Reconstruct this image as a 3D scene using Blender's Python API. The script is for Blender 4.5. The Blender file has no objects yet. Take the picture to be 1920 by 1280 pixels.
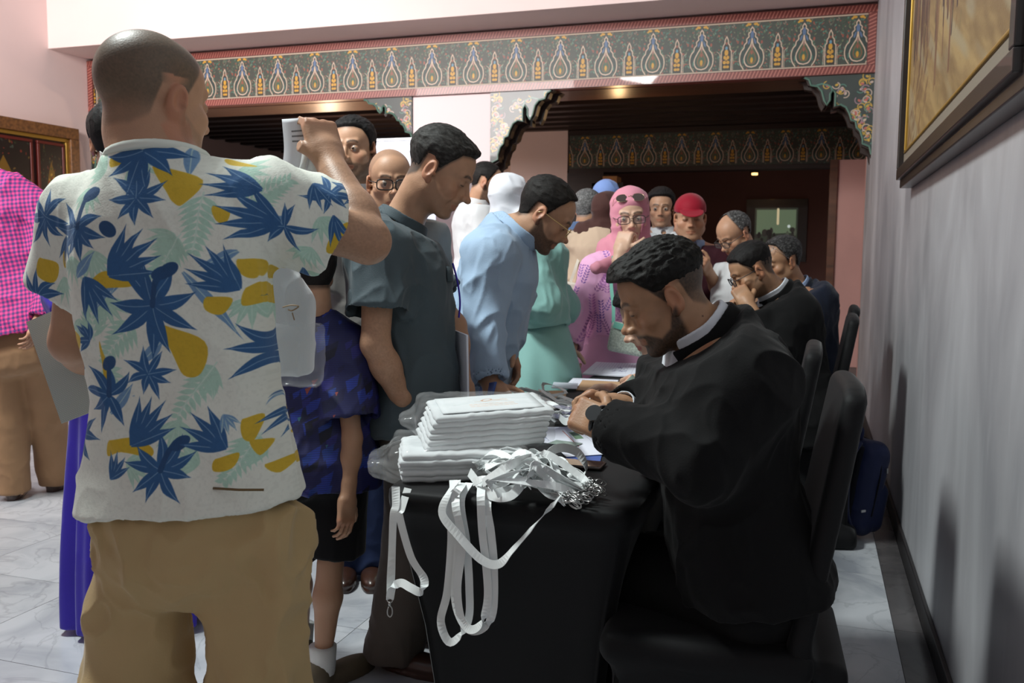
import bpy, math, random
import numpy as np
from mathutils import Matrix, Vector
rng = np.random.RandomState(7)
random.seed(7)
SC = bpy.context.scene
COL = SC.collection

# ------------------------------------------------------------------ camera
F_PX = 1700.0
CZ = 1.30
YAW = math.atan2(561, 1700); PITCH = math.atan2(162, 1700); ROLL = math.radians(0.5)
_F = np.array([-math.sin(YAW)*math.cos(PITCH), math.cos(YAW)*math.cos(PITCH), -math.sin(PITCH)])
_R = np.cross(_F, [0, 0, 1]); _R /= np.linalg.norm(_R); _U = np.cross(_R, _F)
_c, _s = math.cos(ROLL), math.sin(ROLL)
_R, _U = _R*_c+_U*_s, _U*_c-_R*_s
_C = np.array([0, 0, CZ])
def ray(x, y): return _F+_R*(x-960)/F_PX-_U*(y-640)/F_PX
def P(x, y, d): return _C+ray(x, y)*d                      # point at depth d
def onz(x, y, z): r = ray(x, y); return _C+r*(z-CZ)/r[2]
def onx(x, y, a): r = ray(x, y); return _C+r*(a)/r[0]
def ony(x, y, a): r = ray(x, y); return _C+r*(a)/r[1]
cam_d = bpy.data.cameras.new('camera'); cam = bpy.data.objects.new('camera', cam_d); COL.objects.link(cam)
cam_d.sensor_width = 36; cam_d.lens = 36*F_PX/1920; cam_d.clip_start = 0.05; cam_d.clip_end = 200
M = Matrix(((_R[0], _U[0], -_F[0], 0), (_R[1], _U[1], -_F[1], 0), (_R[2], _U[2], -_F[2], CZ), (0, 0, 0, 1)))
cam.matrix_world = M
SC.camera = cam
cam_d.dof.use_dof = True; cam_d.dof.focus_distance = 2.2; cam_d.dof.aperture_fstop = 8.0

# ------------------------------------------------------------------ light
SC.view_settings.view_transform = 'Standard'; SC.view_settings.look = 'None'
SC.view_settings.gamma = 1; SC.view_settings.use_curve_mapping = False
SC.view_settings.exposure = 0.0
W = bpy.data.worlds.new('world'); SC.world = W; W.use_nodes = True
W.node_tree.nodes['Background'].inputs[0].default_value = (0.80, 0.90, 1.0, 1)
W.node_tree.nodes['Background'].inputs[1].default_value = 0.29
def area(name, loc, target, sx, sy, power, color, spread=180):
    l = bpy.data.lights.new(name, 'AREA'); l.shape = 'RECTANGLE'; l.size = sx; l.size_y = sy
    l.energy = power; l.color = color; l.spread = math.radians(spread)
    o = bpy.data.objects.new(name, l); COL.objects.link(o)
    o.location = loc
    o.rotation_euler = (Vector(target)-Vector(loc)).to_track_quat('-Z', 'Y').to_euler()
    return o
area('skylight_lamp', (-2.6, 1.9, 4.3), (-0.6, 3.2, 0.9), 0.7, 0.7, 185, (0.93, 1.0, 0.97))
area('window_lamp', (-5.6, 0.8, 3.9), (-5.6, 7.5, 3.2), 3.0, 1.6, 290, (1.0, 0.94, 0.92), 120)
def spot(name, loc, power, color=(1, .62, .3), r=.04):
    l = bpy.data.lights.new(name, 'POINT'); l.energy = power; l.color = color; l.shadow_soft_size = r
    o = bpy.data.objects.new(name, l); COL.objects.link(o); o.location = loc
    return o

# ------------------------------------------------------------------ scene helpers
def mesh_obj(name, verts, faces, mat=None, parent=None, smooth=True, uv=None, col=None, props=None):
    me = bpy.data.meshes.new(name)
    verts = np.asarray(verts, dtype=np.float32)
    if isinstance(faces, np.ndarray) and faces.ndim == 2:
        n, k = faces.shape
        me.vertices.add(len(verts)); me.vertices.foreach_set('co', verts.ravel())
        me.loops.add(n*k); me.loops.foreach_set('vertex_index', faces.astype(np.int32).ravel())
        me.polygons.add(n); me.polygons.foreach_set('loop_start', np.arange(0, n*k, k, dtype=np.int32))
        me.update(calc_edges=True)
    else:
        me.from_pydata([tuple(map(float, v)) for v in verts], [], [tuple(map(int, f)) for f in faces]); me.update()
    me.validate()
    if smooth: me.polygons.foreach_set('use_smooth', np.ones(len(me.polygons), dtype=bool))
    li = None
    if uv is not None:
        li = np.empty(len(me.loops), dtype=np.int32); me.loops.foreach_get('vertex_index', li)
        l = me.uv_layers.new(name='UVMap'); l.data.foreach_set('uv', np.asarray(uv, dtype=np.float32)[li].ravel())
    if col is not None:
        a = me.color_attributes.new('Col', 'FLOAT_COLOR', 'POINT')
        c = np.ones((len(verts), 4), dtype=np.float32); c[:, :3] = col; a.data.foreach_set('color', c.ravel())
    if mat: me.materials.append(mat)
    o = bpy.data.objects.new(name, me); COL.objects.link(o)
    if parent is not None: o.parent = parent
    if props:
        for k2, v2 in props.items(): o[k2] = v2
    return o
def empty(name, loc=(0, 0, 0)):
    o = bpy.data.objects.new(name, None); COL.objects.link(o); o.location = tuple(map(float, loc)); o.empty_display_size = .1
    return o
def tag(o, label=None, cat=None, group=None, kind=None):
    if label: o['label'] = label
    if cat: o['category'] = cat
    if group: o['group'] = group
    if kind: o['kind'] = kind
    return o
def adopt(parent, *kids):
    # parents sit at identity except for a translation: keep the children's world place
    bpy.context.view_layer.update()
    for k in kids:
        k.parent = parent; k.matrix_parent_inverse = parent.matrix_world.inverted()
def copy_tree(o, parent=None):
    c = o.copy(); COL.objects.link(c); c.parent = parent
    for ch in list(o.children): copy_tree(ch, c)
    return c

def lin(c): 
    c = np.asarray(c, dtype=float)/255.; return np.where(c <= .04045, c/12.92, ((c+.055)/1.055)**2.4)
def rgb(r, g, b): return tuple(lin((r, g, b)))

# box / prism / tube builder
class MB:
    def __init__(s): s.v = []; s.f = []; s.uv = []
    def add(s, v, f):
        n = len(s.v); s.v += [tuple(map(float, x)) for x in v]; s.f += [tuple(i+n for i in q) for q in f]
        return s
    def box(s, lo, hi, M=None):
        (x0, y0, z0), (x1, y1, z1) = lo, hi
        v = [(x0, y0, z0), (x1, y0, z0), (x1, y1, z0), (x0, y1, z0), (x0, y0, z1), (x1, y0, z1), (x1, y1, z1), (x0, y1, z1)]
        if M is not None: v = [tuple(M @ Vector(q)) for q in v]
        return s.add(v, [(0, 3, 2, 1), (4, 5, 6, 7), (0, 1, 5, 4), (1, 2, 6, 5), (2, 3, 7, 6), (3, 0, 4, 7)])
    def prism(s, pts, axis, a, b):
        # polygon pts (2D) extruded along axis from a to b ; axis 'y': pts are (x,z); 'x': (y,z); 'z': (x,y)
        n = len(pts)
        def mk(p, t): return {'x': (t, p[0], p[1]), 'y': (p[0], t, p[1]), 'z': (p[0], p[1], t)}[axis]
        v = [mk(p, a) for p in pts]+[mk(p, b) for p in pts]
        return s.add(v, [tuple(range(n)), tuple(range(2*n-1, n-1, -1))]+[(i, i+n, (i+1) % n+n, (i+1) % n) for i in range(n)])
    def tube(s, pts, r, n=8, closed=False):
        pts = [np.asarray(p, float) for p in pts]; m = len(pts)
        rs = r if hasattr(r, '__len__') else [r]*m
        T = []
        for i in range(m):
            a = pts[(i-1) % m] if (closed or i > 0) else pts[0]; b = pts[(i+1) % m] if (closed or i < m-1) else pts[-1]
            t = b-a; T.append(t/(np.linalg.norm(t)+1e-9))
        u = np.cross(T[0], [0, 0, 1.]); 
        if np.linalg.norm(u) < 1e-3: u = np.cross(T[0], [1., 0, 0])
        u /= np.linalg.norm(u); v = []; 
        for i in range(m):
            u = u-T[i]*(u@T[i]); u /= np.linalg.norm(u)+1e-9; w = np.cross(T[i], u)
            for k in range(n):
                a = 2*math.pi*k/n; v.append(pts[i]+(u*math.cos(a)+w*math.sin(a))*rs[i])
        f = []
        for i in range(m if closed else m-1):
            for k in range(n):
                a = i*n+k; b = i*n+(k+1) % n; c = ((i+1) % m)*n+(k+1) % n; d = ((i+1) % m)*n+k
                f.append((a, b, c, d))
        if not closed: f += [tuple(range(n-1, -1, -1)), tuple(range((m-1)*n, m*n))]
        return s.add(v, f)
    def ribbon(s, pts, wd, width, th=.001):
        # strip along pts with width vectors wd (one or per point), box section
        pts = [np.asarray(p, float) for p in pts]; m = len(pts)
        wd = [np.asarray(w, float) for w in wd] if np.ndim(wd) == 2 else [np.asarray(wd, float)]*m
        v = []
        for i in range(m):
            t = pts[min(i+1, m-1)]-pts[max(i-1, 0)]; t /= np.linalg.norm(t)+1e-9
            w = wd[i]-t*(wd[i]@t); w /= np.linalg.norm(w)+1e-9; n = np.cross(t, w)
            for a, b in ((-1, -1), (1, -1), (1, 1), (-1, 1)): v.append(pts[i]+w*a*width/2+n*b*th/2)
        f = [(0, 3, 2, 1), tuple(4*(m-1)+k for k in range(4))]
        for i in range(m-1):
            for k in range(4): f.append((4*i+k, 4*i+(k+1) % 4, 4*i+4+(k+1) % 4, 4*i+4+k))
        return s.add(v, f)
    def build(s, name, mat, parent=None, smooth=False, bevel=0, **kw):
        o = mesh_obj(name, s.v, s.f, mat, parent, smooth, **kw)
        if bevel:
            m = o.modifiers.new('bevel', 'BEVEL'); m.width = bevel; m.segments = 2; m.limit_method = 'ANGLE'
        return o

# smooth curve through points
def catmull(pts, n=8):
    p = [np.asarray(q, float) for q in pts]; p = [2*p[0]-p[1]]+p+[2*p[-1]-p[-2]]; out = []
    for i in range(1, len(p)-2):
        for k in range(n):
            t = k/n; a, b, c, d = p[i-1:i+3]
            out.append(.5*((2*b)+(-a+c)*t+(2*a-5*b+4*c-d)*t*t+(-a+3*b-3*c+d)*t**3))
    out.append(p[-2]); return out

# ------------------------------------------------------------------ materials
MATS = {}
def mat(name, base=(.5, .5, .5), rough=.6, metal=0, noise=0, nscale=8, bump=0, bscale=60, spec=.5, sheen=0, coat=0, vcol=False, alpha=1, trans=0, image=None, emit=0, stretch=(1, 1, 1), world=False, weave=0, second=None):
    if name in MATS: return MATS[name]
    m = bpy.data.materials.new(name); MATS[name] = m; m.use_nodes = True
    nt = m.node_tree; b = nt.nodes['Principled BSDF']; N = nt.nodes.new; L = nt.links.new
    b.inputs['Base Color'].default_value = (*base, 1); b.inputs['Roughness'].default_value = rough
    b.inputs['Metallic'].default_value = metal; b.inputs['Specular IOR Level'].default_value = spec
    b.inputs['Coat Weight'].default_value = coat; b.inputs['Alpha'].default_value = alpha
    b.inputs['Transmission Weight'].default_value = trans
    if sheen: b.inputs['Sheen Weight'].default_value = sheen; b.inputs['Sheen Roughness'].default_value = .4
    tc = N('ShaderNodeTexCoord'); mp = N('ShaderNodeMapping'); mp.inputs['Scale'].default_value = stretch
    if world:
        g = N('ShaderNodeNewGeometry'); L(g.outputs['Position'], mp.inputs[0])
    else: L(tc.outputs['Object'], mp.inputs[0])
    src = None
    if vcol:
        a = N('ShaderNodeVertexColor'); a.layer_name = 'Col'; src = a.outputs[0]
    if image is not None:
        t = N('ShaderNodeTexImage'); t.image = image; t.interpolation = 'Cubic'; src = t.outputs[0]
    if noise:
        n = N('ShaderNodeTexNoise'); n.inputs['Scale'].default_value = nscale; n.inputs['Detail'].default_value = 5
        L(mp.outputs[0], n.inputs['Vector'])
        mx = N('ShaderNodeMix'); mx.data_type = 'RGBA'
        if second is not None:
            mx.blend_type = 'MIX'; cr = N('ShaderNodeMapRange'); cr.inputs[1].default_value = .35; cr.inputs[2].default_value = .65
            L(n.outputs[0], cr.inputs[0]); ml = N('ShaderNodeMath'); ml.operation = 'MULTIPLY'; ml.inputs[1].default_value = noise
            L(cr.outputs[0], ml.inputs[0]); L(ml.outputs[0], mx.inputs[0]); mx.inputs[7].default_value = (*second, 1)
        else:
            mx.blend_type = 'MULTIPLY'; mx.inputs[0].default_value = 1
            cr = N('ShaderNodeMapRange'); cr.inputs[1].default_value = .3; cr.inputs[2].default_value = .7
            cr.inputs[3].default_value = 1-noise; cr.inputs[4].default_value = 1+noise*.4
            L(n.outputs[0], cr.inputs[0]); L(cr.outputs[0], mx.inputs[7])
        mx.inputs[6].default_value = (*base, 1)
        if src is not None: L(src, mx.inputs[6])
        src = mx.outputs[2]
    if src is not None: L(src, b.inputs['Base Color'])
    if emit:
        b.inputs['Emission Strength'].default_value = emit; b.inputs['Emission Color'].default_value = (*base, 1)
        if src is not None: L(src, b.inputs['Emission Color'])
    if bump or weave:
        bp = N('ShaderNodeBump'); bp.inputs['Distance'].default_value = .002; bp.inputs['Strength'].default_value = bump or weave
        n2 = N('ShaderNodeTexNoise'); n2.inputs['Scale'].default_value = bscale; n2.inputs['Detail'].default_value = 4
        L(mp.outputs[0], n2.inputs['Vector']); L(n2.outputs[0], bp.inputs['Height']); L(bp.outputs[0], b.inputs['Normal'])
    return m
def image_from(name, arr):
    # arr: h x w x 3 in sRGB 0..1, row 0 = top
    h, w, _ = arr.shape
    im = bpy.data.images.new(name, w, h, alpha=False)
    a = np.ones((h, w, 4), dtype=np.float32); a[:, :, :3] = arr[::-1]
    im.pixels.foreach_set(a.ravel()); im.update(); im.pack()
    return im

# ------------------------------------------------------------------ raster painting (print on cloth, painted wood)
class Ras:
    def __init__(s, w, h, bg): s.a = np.empty((h, w, 3), dtype=np.float32); s.a[:] = np.array(bg)/255.; s.w = w; s.h = h
    def _win(s, x0, y0, x1, y1):
        x0 = max(0, int(x0)); y0 = max(0, int(y0)); x1 = min(s.w, int(x1)+2); y1 = min(s.h, int(y1)+2)
        if x1 <= x0 or y1 <= y0: return None
        yy, xx = np.mgrid[y0:y1, x0:x1]; return x0, y0, x1, y1, xx+.5, yy+.5
    def _blend(s, w, al, c):
        x0, y0, x1, y1 = w; al = al[..., None]; s.a[y0:y1, x0:x1] = s.a[y0:y1, x0:x1]*(1-al)+np.array(c)/255.*al
    def poly(s, pts, c, al=1):
        pts = np.asarray(pts, float); w = s._win(pts[:, 0].min()-1, pts[:, 1].min()-1, pts[:, 0].max()+1, pts[:, 1].max()+1)
        if w is None: return
        x0, y0, x1, y1, xx, yy = w; ins = np.zeros(xx.shape, bool); dm = np.full(xx.shape, 1e9)
        n = len(pts)
        for i in range(n):
            (ax, ay), (bx, by) = pts[i], pts[(i+1) % n]
            if ay != by:
                c1 = ((ay > yy) != (by > yy)) & (xx < (bx-ax)*(yy-ay)/(by-ay)+ax); ins ^= c1
            dx, dy = bx-ax, by-ay; t = np.clip(((xx-ax)*dx+(yy-ay)*dy)/(dx*dx+dy*dy+1e-9), 0, 1)
            dm = np.minimum(dm, (xx-ax-t*dx)**2+(yy-ay-t*dy)**2)
        sd = np.sqrt(dm)*np.where(ins, 1, -1); s._blend((x0, y0, x1, y1), np.clip(sd+.5, 0, 1)*al, c)
    def line(s, pts, wd, c, al=1):
        pts = np.asarray(pts, float); r = wd/2+1
        w = s._win(pts[:, 0].min()-r, pts[:, 1].min()-r, pts[:, 0].max()+r, pts[:, 1].max()+r)
        if w is None: return
        x0, y0, x1, y1, xx, yy = w; dm = np.full(xx.shape, 1e9)
        for i in range(len(pts)-1):
            (ax, ay), (bx, by) = pts[i], pts[i+1]; dx, dy = bx-ax, by-ay
            t = np.clip(((xx-ax)*dx+(yy-ay)*dy)/(dx*dx+dy*dy+1e-9), 0, 1); dm = np.minimum(dm, (xx-ax-t*dx)**2+(yy-ay-t*dy)**2)
        s._blend((x0, y0, x1, y1), np.clip(wd/2-np.sqrt(dm)+.5, 0, 1)*al, c)
    def disc(s, x, y, rx, ry, c, al=1, rot=0):
        t = np.linspace(0, 2*math.pi, 20)[:-1]; cx = rx*np.cos(t); cy = ry*np.sin(t)
        s.poly(np.stack([x+cx*math.cos(rot)-cy*math.sin(rot), y+cx*math.sin(rot)+cy*math.cos(rot)], 1), c, al)

# ------------------------------------------------------------------ noise
def _hash(i, j, k, seed):
    h = (i.astype(np.int64)*73856093) ^ (j.astype(np.int64)*19349663) ^ (k.astype(np.int64)*83492791) ^ (seed*2654435761)
    h = (h ^ (h >> 13))*1274126177 & 0x7fffffff; h = h ^ (h >> 15)
    return (h & 0xffff)/65535.
def vnoise(p, seed=0):
    i = np.floor(p).astype(np.int64); f = p-i; u = f*f*(3-2*f); r = 0
    for a in (0, 1):
        for b in (0, 1):
            for c in (0, 1):
                w = (u[:, 0] if a else 1-u[:, 0])*(u[:, 1] if b else 1-u[:, 1])*(u[:, 2] if c else 1-u[:, 2])
                r = r+w*_hash(i[:, 0]+a, i[:, 1]+b, i[:, 2]+c, seed)
    return r
def ridged(p, seed=0):
    q = p+.6*np.stack([vnoise(p*1.3, seed+5), vnoise(p*1.3, seed+6), vnoise(p*1.3, seed+7)], 1)
    n = vnoise(q, seed); r = 1-np.abs(2*n-1)*1.6
    return np.clip(r, 0, 1)**1.5

# ------------------------------------------------------------------ signed distance modelling
def nrm(v): v = np.asarray(v, float); return v/(np.linalg.norm(v)+1e-12)
def ss(a, b, x): t = np.clip((x-a)/(b-a), 0, 1); return t*t*(3-2*t)
def smin(a, b, k):
    if k <= 0: return np.minimum(a, b)
    h = np.maximum(k-np.abs(a-b), 0)/k; return np.minimum(a, b)-h*h*k*.25
def smax(a, b, k): return -smin(-a, -b, k)
def cone(p, a, b, ra, rb):
    a = np.asarray(a, float); ab = np.asarray(b, float)-a; t = np.clip((p-a)@ab/(ab@ab+1e-12), 0, 1)
    return np.linalg.norm(p-a-t[:, None]*ab, axis=1)-(ra+(rb-ra)*t)
def ell(p, c, r, R=None):
    q = p-np.asarray(c, float)
    if R is not None: q = q@R
    r = np.asarray(r, float); k0 = np.linalg.norm(q/r, axis=1); k1 = np.linalg.norm(q/(r*r), axis=1)+1e-9
    return k0*(k0-1)/k1
def rbox(p, c, h, r, R=None):
    q = p-np.asarray(c, float)
    if R is not None: q = q@R
    q = np.abs(q)-(np.asarray(h, float)-r); return np.linalg.norm(np.maximum(q, 0), axis=1)+np.minimum(q.max(1), 0)-r
def rotm(ax, ang):
    return np.array(Matrix.Rotation(ang, 3, Vector(ax)))
def loft(q, prof, L, off=0, expo=2.4):
    # q in torso frame; prof rows t, rx, ry, cy
    pr = np.array(prof, float); t = q[:, 2]/L
    rx = np.interp(t, pr[:, 0], pr[:, 1])+off; ry = np.interp(t, pr[:, 0], pr[:, 2])+off; cy = np.interp(t, pr[:, 0], pr[:, 3])
    x = np.abs(q[:, 0])/rx; y = np.abs(q[:, 1]-cy)/ry
    rr = (x**expo+y**expo)**(1/expo)
    d = (rr-1)*np.minimum(rx, ry)*.95
    cap = np.maximum(pr[0, 0]*L-q[:, 2], q[:, 2]-pr[-1, 0]*L)
    return smax(d, cap-off, .05)

def polygonize(f, lo, hi, h, L=3):
    lo = np.asarray(lo, float); hi = np.asarray(hi, float); s = h*2**L
    n = np.ceil((hi-lo)/s).astype(int)+1
    g = np.stack(np.meshgrid(*[np.arange(k) for k in n], indexing='ij'), -1).reshape(-1, 3)
    for lv in range(L+1):
        c = lo+(g+.5)*s; d = f(c); g = g[np.abs(d) < s*1.25+.004*(lv < L)]
        if lv == L: break
        g = (g[:, None, :]*2+np.array([[a, b, c2] for a in (0, 1) for b in (0, 1) for c2 in (0, 1)])[None]).reshape(-1, 3); s /= 2
    g = g.astype(np.int64); B = 1 << 20
    key = lambda a: (a[:, 0]*B+a[:, 1])*B+a[:, 2]
    off = np.array([[a, b, c2] for a in (0, 1) for b in (0, 1) for c2 in (0, 1)])
    cor = (g[:, None, :]+off[None]).reshape(-1, 3); ck = key(cor)
    uk, first, inv = np.unique(ck, return_index=True, return_inverse=True)
    uc = cor[first]; val = f(lo+uc*h); V = val[inv.reshape(-1)].reshape(-1, 8)
    act = (V.min(1) < 0) & (V.max(1) >= 0); g = g[act]; V = V[act]
    if len(g) == 0: return np.zeros((0, 3)), np.zeros((0, 4), int)
    acc = np.zeros((len(g), 3)); cnt = np.zeros(len(g))
    for a in range(8):
        for b in range(a+1, 8):
            df = off[b]-off[a]
            if abs(df).sum() != 1: continue
            m = (V[:, a] < 0) != (V[:, b] < 0); t = V[m, a]/(V[m, a]-V[m, b]+1e-12)
            acc[m] += off[a]+t[:, None]*df; cnt[m] += 1
    vs = lo+(g+acc/cnt[:, None])*h
    gk = key(g); order = np.argsort(gk); sk = gk[order]
    def find(c):
        k = key(c); i = np.clip(np.searchsorted(sk, k), 0, len(sk)-1); ok = sk[i] == k
        return np.where(ok, order[i], -1)
    faces = []
    for ax in range(3):
        e = np.zeros(3, int); e[ax] = 1; u = np.zeros(3, int); u[(ax+1) % 3] = 1; w = np.zeros(3, int); w[(ax+2) % 3] = 1
        ib = [k for k in range(8) if (off[k] == e).all()][0]
        m = (V[:, 0] < 0) != (V[:, ib] < 0); c = g[m]; s0 = V[m, 0] < 0
        q = np.stack([find(c), find(c-u), find(c-u-w), find(c-w)], 1); ok = (q >= 0).all(1); q = q[ok]; s0 = s0[ok]
        q[~s0] = q[~s0][:, ::-1]; faces.append(q)
    return vs, np.concatenate(faces)
def vnormals(v, f):
    n = np.cross(v[f[:, 2]]-v[f[:, 0]], v[f[:, 3]]-v[f[:, 1]]); o = np.zeros_like(v)
    for k in range(4): np.add.at(o, f[:, k], n)
    return o/(np.linalg.norm(o, axis=1)[:, None]+1e-12)
def relax(v, f, it=1, w=.5):
    for _ in range(it):
        s = np.zeros_like(v); c = np.zeros(len(v))
        for k in range(4):
            a = f[:, k]; b = f[:, (k+1) % 4]; np.add.at(s, a, v[b]); np.add.at(c, a, 1)
            np.add.at(s, b, v[a]); np.add.at(c, b, 1)
        v = v*(1-w)+w*s/np.maximum(c, 1)[:, None]
    return v
def largest(v, f):
    lab = np.arange(len(v))
    for _ in range(200):
        m = lab[f].min(1); new = lab.copy()
        for k in range(4): np.minimum.at(new, f[:, k], m)
        new = new[new]
        if (new == lab).all(): break
        lab = new
    u, c = np.unique(lab, return_counts=True)
    if len(u) == 1: return v, f
    keep = lab == u[c.argmax()]; idx = np.cumsum(keep)-1; return v[keep], idx[f[keep[f[:, 0]]]]
def sculpt(name, f, lo, hi, h, material, parent=None, disp=None, color=None, uvf=None, smooth_it=1):
    v, q = polygonize(f, lo, hi, h)
    if len(v) == 0: print('EMPTY', name); return None
    v, q = largest(v, q)
    if smooth_it: v = relax(v, q, smooth_it)
    if disp is not None: v = v+vnormals(v, q)*disp(v)[:, None]
    return mesh_obj(name, v, q, material, parent, True, uv=uvf(v) if uvf else None, col=color(v) if color else None)
def frame(x, y, z): return np.stack([nrm(x), nrm(y), nrm(z)], 1)       # columns
def facing(deg, pitch=0, roll=0):
    # frame with y = facing direction; 0 = into the room (+Y), positive turns left; pitch>0 looks down
    a = math.radians(deg); y = np.array([-math.sin(a), math.cos(a), 0]); x = np.array([math.cos(a), math.sin(a), 0]); z = np.array([0, 0, 1.])
    M3 = np.stack([x, y, z], 1)
    return M3@rotm((1, 0, 0), -math.radians(pitch))@rotm((0, 1, 0), math.radians(roll))
# ------------------------------------------------------------------ people: heads
def head_sdf(q, hp):
    jw = hp.get('jaw', 1.0); ns = hp.get('nose', 1.0); fat = hp.get('fat', 0.0)
    d = ell(q, (0, -.020, .036), (.076, .093, .081))
    d = smin(d, ell(q, (0, .026, .034), (.064, .056, .064)), .02)
    d = smin(d, ell(q, (0, .024, -.045), ((.057+fat)*jw, .056, .068)), .025)
    ax = np.abs(q[:, 0]); m = q.copy(); m[:, 0] = ax
    d = smin(d, cone(m, (.049*jw+fat, -.004, -.060), (.018*jw, .060, -.100), .016+fat*.5, .014+fat*.5), .028)
    d = smin(d, ell(q, (0, .068, -.100), (.022*jw, .018+.004*hp.get('chin', 0), .015)), .015)
    d = smin(d, ell(m, (.043, .048, -.028), (.022+fat*.6, .022, .020)), .018)
    d = smin(d, cone(m, (.012, .081, .020), (.040, .068, .023), .009, .009), .012)
    d = smax(d, -ell(m, (.031, .096, .001), (.018, .016, .012)), .010)
    d = smin(d, ell(m, (.031, .0685, -.001), (.0155, .0145, .0130)), .003)
    if hp.get('open', 0) > 0:
        o = hp['open']; d = smax(d, -ell(m, (.031, .0860, -.0015), (.0128, .0125, .0050*o)), .0012)
    # nose
    nl = .023*ns
    d = smin(d, cone(q, (0, .066, .004), (0, .074+nl*.35, -.036), .0100, .0150), .012)
    d = smin(d, cone(q, (0, .078, .014), (0, .080+nl*.80, -.028), .0065, .0085), .009)
    d = smin(d, ell(q, (0, .081+nl, -.031-.003*hp.get('hook', 0)), (.0105, .0105, .0095)), .008)
    d = smin(d, ell(m, (.0125, .073+nl*.9, -.036), (.0075, .0095, .0075)), .005)
    d = smax(d, -ell(m, (.0065, .077+nl, -.0435), (.0035, .005, .004)), .002)
    # mouth
    d = smin(d, ell(q, (0, .067, -.060), (.029, .0205, .028)), .014)
    d = smin(d, cone(m, (0, .0860, -.0615), (.019, .0765, -.0665), .0045, .0028), .005)
    d = smin(d, cone(m, (0, .0845, -.0745), (.016, .0770, -.0715), .0058, .0030), .005)
    d = smax(d, -cone(m, (0, .0935, -.0685), (.023, .0785, -.0690), .0018, .0012), .002)
    if hp.get('crease', 0):
        d = smax(d, -cone(m, (.022, .083, -.038), (.033, .068, -.070), .0030*hp['crease'], .0020), .008)
        d = smax(d, -cone(m, (.018, .086, .045), (.0, .0865, .047), .0012, .0012), .004)
    # ears
    Re = rotm((0, 0, 1), -.35)@rotm((1, 0, 0), -.18)
    e = ell(m, (.0790, -.016, -.010), (.0080, .0185, .0310), Re)
    e = smin(e, ell(m, (.0765, -.006, -.037), (.006, .009, .011)), .008)
    e = smax(e, -ell(m, (.0880, -.015, -.007), (.0085, .0115, .0200), Re), .003)
    e = smin(e, cone(m, (.0735, -.002, -.014), (.0790, -.005, -.012), .006, .0045), .006)
    d = smin(d, e, .006)
    # back of the neck start
    d = smin(d, cone(q, (0, -.026, -.040), (0, -.024, -.085), .053+fat*.8, .051+fat*.8), .028)
    if hp.get('nape', 0):
        for z, y in ((-.046, -.092), (-.058, -.090)):
            d = smax(d, -cone(m, (0, y-.004, z+.004), (.034, y+.018, z-.006), .0026, .0014), .006)
    return d

HL_ANG = np.radians([0, 25, 45, 62, 76, 86, 96, 112, 126, 150, 180])
HLINES = {
    'std':  [.072, .070, .062, .030, -.010, -.028, .018, .016, -.040, -.060, -.062],
    'recede': [.094, .090, .082, .050, .000, -.028, .018, .016, -.040, -.060, -.062],
    'bald': [.140, .140, .140, .130, .035, -.020, .018, .016, -.035, -.055, -.058],
    'high': [.080, .078, .066, .034, -.010, -.028, .018, .016, -.022, -.034, -.036],
    'low':  [.062, .060, .052, .026, -.012, -.028, .018, .016, -.050, -.075, -.080],
}
def hairline(q, kind='std'):
    ph = np.abs(np.arctan2(q[:, 0], q[:, 1]+.012)); z = np.interp(ph, HL_ANG, HLINES[kind])
    return q[:, 2]-z
SKIN = {'tan': rgb(182, 140, 112), 'light': rgb(208, 170, 146), 'olive': rgb(168, 128, 98), 'brown': rgb(150, 104, 76)}
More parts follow.
